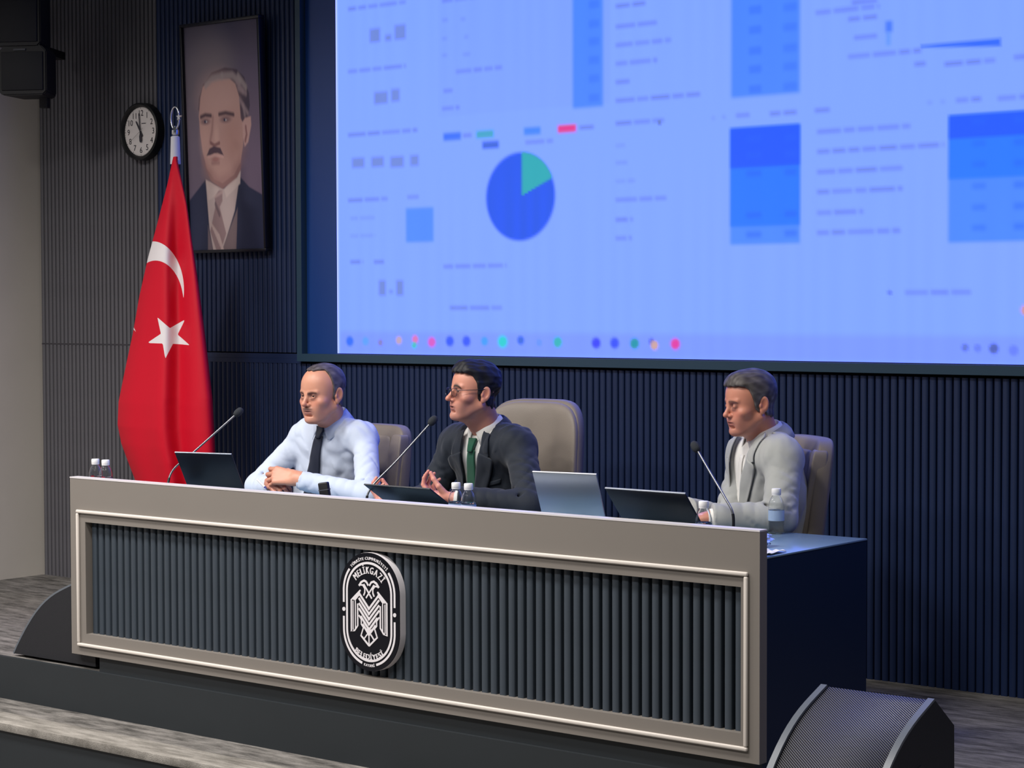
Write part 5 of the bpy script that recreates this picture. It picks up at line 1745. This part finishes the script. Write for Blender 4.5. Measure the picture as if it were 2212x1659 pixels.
def jacket_collar(root, T, m, r0, r1, z0, z1, gap):
    n = 54; th = np.linspace(gap, 2*np.pi-gap, n); fr = np.exp(-((np.minimum(th, 2*np.pi-th))/1.1)**2)
    rows = []
    for r_, z_ in ((r0, z0-0.02), (r0+0.002, z0), (r0+0.008, z0+0.003), (r0+0.018, z0-0.008), ((r0+r1)/2+0.012, (z0+z1)/2), (r1, z1)):
        zz_ = z_-0.050*fr
        rows.append(T.N+(r_*np.sin(th)*1.0)[:, None]*T.l+(r_*np.cos(th)*1.0-0.008)[:, None]*T.f+zz_[:, None]*T.u)
    solid(grid_local('jacket_collar', np.stack(rows, 1), root, m), 0.004)


def shirt_cuff(root, E_, W_, r0, r1, L, m, name='shirt_cuff'):
    E_, W_ = np.array(E_), np.array(W_); d = (W_-E_)/np.linalg.norm(W_-E_)
    u = np.cross(d, [0, 0, 1.0]); u /= np.linalg.norm(u); v = np.cross(u, d)
    th = np.linspace(0, 2*np.pi, 36, endpoint=False)
    rows = []
    for s_, r_ in ((-L, r0), (-L*0.5, (r0+r1)/2+0.001), (0, r1), (0.002, r1-0.002), (-0.01, r1-0.006)):
        rows.append(W_+d*s_+r_*(np.cos(th)[:, None]*u+np.sin(th)[:, None]*v))
    P = np.stack(rows, 1)
    return grid_local(name, P, root, m, True)


def body_mesh(root, parts, T, arms, legs, skin):
    V, Q = coarse_body(T, arms, legs)
    C = np.empty((len(V), 3)); C[:] = np.array(lin(*skin)[:3])
    V, Q, C = merge([(V, Q, C)]+parts)
    return link_local('body', V, Q, root, M_SKIN, C)


# ================= man in the light blue shirt
def man_blue():
    P = (-1.425, 1.325, 0.535); N = np.array((-1.300, 1.190, 0.998))
    T = Torso(P, N, (-1.130, 1.212, 0.938), (-1.475, 1.195, 0.938)); T.slant = 0.26
    root = start(P, 'man in light blue shirt and dark tie with clasped hands on the desk')
    EL, WL = at(796, 1070, y=1.02), at(650, 1038, y=0.90)
    ER, WR = at(556, 1050, y=1.03), at(590, 1050, y=0.925)
    arms = [(T.SL, EL, WL), (T.SR, ER, WR)]; legs = legs_of(T)
    skin = (216, 154, 128)
    c = dict(center=(-1.262, 1.095, 1.140), yaw=math.radians(-2), pitch=math.radians(6), scale=1.01, neck=N+np.array([0, 0.0, 0.01]), skin=skin, jaw=1.04,
             brow=(64, 46, 42), brow_a=0.9, brow_w=1.7, socket=0.75, brow_arch=0.003, frown=0.007, brow_z=0.012, slit=0.75, gaze=(0.05, -1, -0.12), stub_a=0.30, stubble=(170, 124, 112),
             moustache=0.8, mous_col=(104, 80, 74), nose=1.05, hair=(64, 56, 58), grey=0.9, grey_col=(134, 128, 130), hair_side=0.006, hair_top=0.008, strand=0.0012, recess=0.034,
             hairline=[(-0.13, -0.060), (-0.06, -0.066), (-0.03, -0.050), (-0.012, -0.01), (0.006, -0.028), (0.016, -0.022), (0.026, 0.015), (0.040, 0.060), (0.054, 0.094), (0.066, 0.104), (0.080, 0.122), (0.12, 0.15)])
    hd, W_, Rh = place_head(root, c)
    lh = hand_build('L', WL+np.array([-0.018, -0.014, 0.010]), (-0.90, -0.30, 0.10), (0.40, -0.72, 0.52), {'i': (0.45, 0.8, 0.4), 'm': (0.55, 0.9, 0.45), 'r': (0.65, 0.95, 0.5), 'l': (0.7, 1.0, 0.5)},
                    ((0.45, 0.75, -0.45), (0.15, 0.9, -0.4), (0.0, 0.95, -0.3)), 0.14, skin, 1.08, elbow=EL)
    rh = hand_build('R', WR+np.array([0.0, -0.01, 0.012]), (0.80, -0.50, 0.10), (-0.25, -0.55, 0.80), (0.9, 1.1, 0.6),
                    ((0.55, 0.7, 0.1), (0.2, 0.9, 0.1), (0.05, 0.95, -0.1)), 0.0, (198, 140, 120), elbow=ER)
    body_mesh(root, [hd, lh, rh], T, arms, legs, skin)
    F = garment(T, arms, 0.004, 0.0055, (0.054, 0.052, 0.040), 0.0018, 4, 0.0110, 1.05)
    V, Q = F.mesh(); sh = link_local('shirt', V, Q, root, M_SHIRTB)
    K = Fr(N+np.array([0, -0.004, 0.004]), T.l, (0.0, -0.30, 1.0))
    CB = collar_band(K, 0.0625, 0.050, (0.032, 0.050), 0.13, 0.040)
    solid(grid_local('collar', CB, root, M_SHIRTB), 0.003)
    for E_, W2, in ((EL, WL), (ER, WR)): shirt_cuff(root, E_, W2+(W2-E_)/np.linalg.norm(W2-E_)*0.006, 0.040, 0.036, 0.055, M_SHIRTB)
    P_ = strip(F.torso, T, [(-0.014, -0.02), (-0.016, -0.40)], [(0.014, -0.02), (0.016, -0.40)], 0.0022, 30, 5)
    solid(grid_local('placket', P_, root, M_SHIRTB), 0.0015)
    tie(root, F.torso, T, M_NAVYTIE, 0.010, -0.40, 0.020, 0.044, 0.002)
    lower_clothes(root, T, legs, M_TROUS, M_SHOE)
    # pen in the hand
    pn = empty('pen', at(566, 1046, y=0.845).tolist(), 0, 'white pen held in the clasped hands', 'pen')
    a, b = at(556, 1036, y=0.85)-np.array(pn.location), at(576, 1056, y=0.84)-np.array(pn.location)
    tube('barrel', [a, a+(b-a)*0.8], 0.0048, M_WHITEPL, pn); tube('tip', [a+(b-a)*0.8, b], [0.0042, 0.001], mat('blue pen tip', lin(50, 56, 150), 0.4), pn)
    return root


# ================= man in the dark suit
def man_suit():
    P = (-0.425, 1.365, 0.54); N = np.array((-0.415, 1.165, 0.998))
    T = Torso(P, N, (-0.232, 1.145, 0.940), (-0.598, 1.180, 0.940)); T.slant = 0.28
    root = start(P, 'man with glasses in dark suit and green tie, fingers pinched in gesture')
    EL, WL = at(1146, 1092, y=0.99), at(984, 1078, y=0.835)
    ER, WR = at(930, 1072, y=1.10), at(872, 1088, y=0.89)
    arms = [(T.SL, EL, WL), (T.SR, ER, WR)]; legs = legs_of(T)
    skin = (214, 148, 126)
    c = dict(center=(-0.415, 1.085, 1.166), yaw=math.radians(-27), pitch=math.radians(-3), scale=0.975, neck=N+np.array([0, 0, 0.005]), skin=skin, jaw=0.96,
             brow=(24, 18, 22), brow_a=1.0, brow_w=2.2, brow_arch=0.007, slit=1.1, gaze=(0.0, -1, 0.0), stub_a=0.35, stubble=(150, 112, 104), nose=1.08, open=0.0016,
             hair=(26, 26, 32), grey=0.15, grey_col=(90, 92, 98), hair_side=0.005, hair_top=0.015, quiff=0.010, strand=0.0028, tousle=1.6, ragged=0.8, recess=0.010,
             hairline=[(-0.13, -0.060), (-0.06, -0.066), (-0.03, -0.052), (-0.012, -0.012), (0.006, -0.036), (0.018, -0.030), (0.028, 0.006), (0.040, 0.044), (0.054, 0.066), (0.070, 0.074), (0.12, 0.078)])
    hd, W_, Rh = place_head(root, c)
    pinch = ((0.40, 0.60, -0.62), (0.05, 0.72, -0.68), (-0.05, 0.62, -0.78))
    lh = hand_build('L', WL+np.array([-0.012, -0.006, 0.002]), (-0.88, -0.34, 0.16), (-0.30, -0.22, -0.92), {'i': (0.80, 0.70, 0.4), 'm': (0.85, 0.75, 0.4), 'r': (0.95, 0.8, 0.45), 'l': (1.05, 0.85, 0.5)},
                    pinch, -0.10, (226, 156, 138), elbow=EL)
    rh = hand_build('R', WR+np.array([-0.008, -0.008, 0.004]), (-0.78, -0.50, 0.12), (0.05, -0.15, -0.98), {'i': (0.80, 0.70, 0.4), 'm': (0.85, 0.75, 0.4), 'r': (0.95, 0.8, 0.45), 'l': (1.05, 0.85, 0.5)},
                    pinch, -0.10, (226, 156, 138), elbow=ER)
    body_mesh(root, [hd, lh, rh], T, arms, legs, skin)
    S = garment(T, [], 0.000, 0.006, (0.05, 0.05, 0.04), 0, 8, 0.0012)
    V, Q = S.mesh(); link_local('shirt', V, Q, root, M_SHIRTW)
    K = Fr(N+np.array([-0.004, -0.006, 0.004]), T.l, (-0.10, -0.28, 1.0))
    CB = collar_band(K, 0.0600, 0.050, (0.026, 0.046), 0.13, 0.040)
    solid(grid_local('shirt_collar', CB, root, M_SHIRTW), 0.003)
    tie(root, S, T, M_GREENTIE, 0.004, -0.42, 0.018, 0.042, 0.0)
    F = garment(T, arms, 0.014, 0.0055, (0.062, 0.060, 0.050), 0.0020, 14, 0.0090, 1.0, 1.02, cuff=-0.012, prof=[(-0.6, 0.045), (-0.36, 0.032), (-0.25, 0.036), (-0.10, 0.055), (0.0, 0.076), (0.1, 0.090)])
    Fs = F.torso
    V, Q = F.mesh(); link_local('jacket', V, Q, root, M_SUIT)
    lapels(root, Fs, T, M_SUIT, [(0.052, 0.016), (0.042, -0.10), (0.028, -0.25), (0.024, -0.34)], [(0.092, 0.006), (0.104, -0.16), (0.046, -0.34)])
    jacket_collar(root, Fr(N+np.array([-0.002, 0.0, 0.004]), T.l, (-0.05, -0.26, 1)), M_SUIT, 0.066, 0.100, 0.044, -0.008, 0.55)
    pk = strip(Fs, T, [(0.095, -0.155), (0.150, -0.148)], [(0.095, -0.172), (0.150, -0.166)], 0.004, 12, 4)
    solid(grid_local('breast_pocket', pk, root, M_SUIT), 0.003)
    for E_, W2 in ((EL, WL), (ER, WR)): shirt_cuff(root, E_, W2+(W2-E_)/np.linalg.norm(W2-E_)*0.004, 0.036, 0.033, 0.05, M_SHIRTW)
    lower_clothes(root, T, legs, M_TROUS, M_SHOE)
    # glasses
    gl_m = mat('thin grey spectacle frame', lin(70, 72, 80), 0.3, metal=0.8)
    gp = None
    pts = []
    for s in (-1, 1):
        ring = []
        for t in np.linspace(0, 2*np.pi, 32, endpoint=False):
            ca, sa = math.cos(t), math.sin(t)
            xx = 0.0335*s+0.0245*np.sign(ca)*abs(ca)**0.6; zz2 = -0.006+0.0165*np.sign(sa)*abs(sa)**0.6
            ring.append((xx, -0.106+0.10*(abs(xx)-0.03)*0.6, zz2))
        pts.append(np.array(ring))
    rl = np.array(root.location)
    bm = bmesh.new()
    for r_ in pts: add_tube(bm, [tuple(q) for q in (W_(r_)-rl)], 0.0011, 6, True)
    add_tube(bm, [tuple(q) for q in (W_(np.array([(-0.010, -0.1075, 0.000), (0, -0.112, 0.003), (0.010, -0.1075, 0.000)]))-rl)], 0.0011, 6)
    for s in (-1, 1):
        add_tube(bm, [tuple(q) for q in (W_(np.array([(s*0.058, -0.103, 0.002), (s*0.072, -0.092, 0.004), (s*0.0800, -0.03, 0.008), (s*0.0815, 0.010, 0.012), (s*0.0800, 0.028, -0.002)]))-rl)], 0.0014, 6)
    gl = link('glasses', sharp(bm_mesh(bm, 'glasses'), 1.0), gl_m, root, label='thin framed glasses')
    lm = mat('spectacle lens', (1, 1, 1, 1), 0.0, trans=1.0, ior=1.01)
    for r_ in pts:
        bm = bmesh.new(); bm.faces.new([bm.verts.new(tuple(q)) for q in (W_(r_)-rl)])
        solid(link('lens', bm_mesh(bm, 'lens'), lm, gl), 0.0008)
    return root


# ================= man in the light grey blazer
def man_grey():
    P = (0.820, 1.365, 0.54); N = np.array((0.852, 1.215, 1.012))
    T = Torso(P, N, (0.993, 1.110, 0.950), (0.711, 1.320, 0.950)); T.slant = 0.26
    root = start(P, 'man in light grey blazer looking down at his black laptop')
    EL, WL = at(1684, 1120, y=1.00), at(1536, 1120, y=0.84)
    ER, WR = at(1575, 1130, y=1.18), at(1480, 1104, y=0.93)
    arms = [(T.SL, EL, WL), (T.SR, ER, WR)]; legs = legs_of(T)
    skin = (208, 140, 116)
    c = dict(center=(0.838, 1.135, 1.156), yaw=math.radians(-30), pitch=math.radians(8), scale=0.935, neck=N+np.array([-0.004, 0, 0.005]), skin=skin, jaw=1.02,
             brow=(70, 48, 44), brow_a=0.85, brow_w=1.6, socket=0.8, brow_arch=0.003, slit=0.0, gaze=(0.0, -1, -0.8), stub_a=0.30, stubble=(156, 110, 100), nose=1.04,
             hair=(60, 54, 54), grey=0.9, grey_col=(130, 126, 122), hair_side=0.007, hair_top=0.013, quiff=0.006, strand=0.0012, ragged=0.5, recess=0.004,
             hairline=[(-0.13, -0.060), (-0.06, -0.066), (-0.03, -0.052), (-0.012, -0.012), (0.006, -0.034), (0.020, -0.024), (0.030, 0.010), (0.042, 0.056), (0.056, 0.070), (0.075, 0.074), (0.12, 0.078)])
    hd, W_, Rh = place_head(root, c)
    lh = hand_build('L', WL+np.array([-0.01, -0.006, 0.0]), (-0.80, -0.50, -0.02), (0.1, -0.15, 1.0), (0.35, 0.5, 0.3), None, 0.08, skin, elbow=EL)
    rh = hand_build('R', WR+np.array([-0.008, -0.006, 0.0]), (-0.36, -0.66, 0.58), (0.1, 0.6, 0.8), (1.0, 1.0, 0.5), None, 0.10, (230, 168, 148), elbow=ER)
    body_mesh(root, [hd, lh, rh], T, arms, legs, skin)
    S = garment(T, [], 0.000, 0.006, (0.05, 0.05, 0.04), 0, 18, 0.0022)
    V, Q = S.mesh(); link_local('shirt', V, Q, root, M_SHIRTW)
    K = Fr(N+np.array([-0.006, -0.006, 0.002]), T.l, (-0.12, -0.34, 1.0))
    CB = collar_band(K, 0.0620, 0.050, (0.026, 0.046), 0.26, 0.034)
    solid(grid_local('shirt_collar', CB, root, M_SHIRTW), 0.003)
    P_ = strip(S, T, [(-0.014, -0.03), (-0.016, -0.40)], [(0.014, -0.03), (0.016, -0.40)], 0.0022, 30, 5)
    solid(grid_local('placket', P_, root, M_SHIRTW), 0.0015)
    F = garment(T, arms, 0.014, 0.0055, (0.063, 0.062, 0.052), 0.0022, 23, 0.0100, 1.0, 1.0, cuff=-0.004, prof=[(-0.6, 0.060), (-0.36, 0.036), (-0.25, 0.036), (-0.10, 0.070), (0.0, 0.100), (0.1, 0.115)])
    Fs = F.torso
    V, Q = F.mesh(); link_local('blazer', V, Q, root, M_GREYB)
    lapels(root, Fs, T, M_GREYB, [(0.074, 0.014), (0.056, -0.10), (0.030, -0.25), (0.026, -0.34)], [(0.090, 0.004), (0.100, -0.16), (0.046, -0.34)])
    jacket_collar(root, Fr(N+np.array([-0.002, 0.002, 0.0]), T.l, (-0.14, -0.30, 1)), M_GREYB, 0.067, 0.100, 0.044, -0.010, 0.55)
    for a_, b_ in ((0.03, -0.32),):
        bt = drape(Fs, T, np.array([[0.055, -0.325]]), 0.004)[0]
        bm = bmesh.new(); add_lathe(bm, [(0.009, 0), (0.009, 0.003), (0.006, 0.004)], 18, Matrix.Translation(Vector(bt-np.array(root.location))) @ Vector(T.f).to_track_quat('Z', 'Y').to_matrix().to_4x4())
        link('button', bm_mesh(bm, 'button'), M_BTN, root)
    for E_, W2 in ((EL, WL), (ER, WR)): shirt_cuff(root, E_, W2+(W2-E_)/np.linalg.norm(W2-E_)*0.004, 0.037, 0.034, 0.05, M_SHIRTW)
    lower_clothes(root, T, legs, M_TROUS, M_SHOE)
    return root


man_blue()
man_suit()
man_grey()
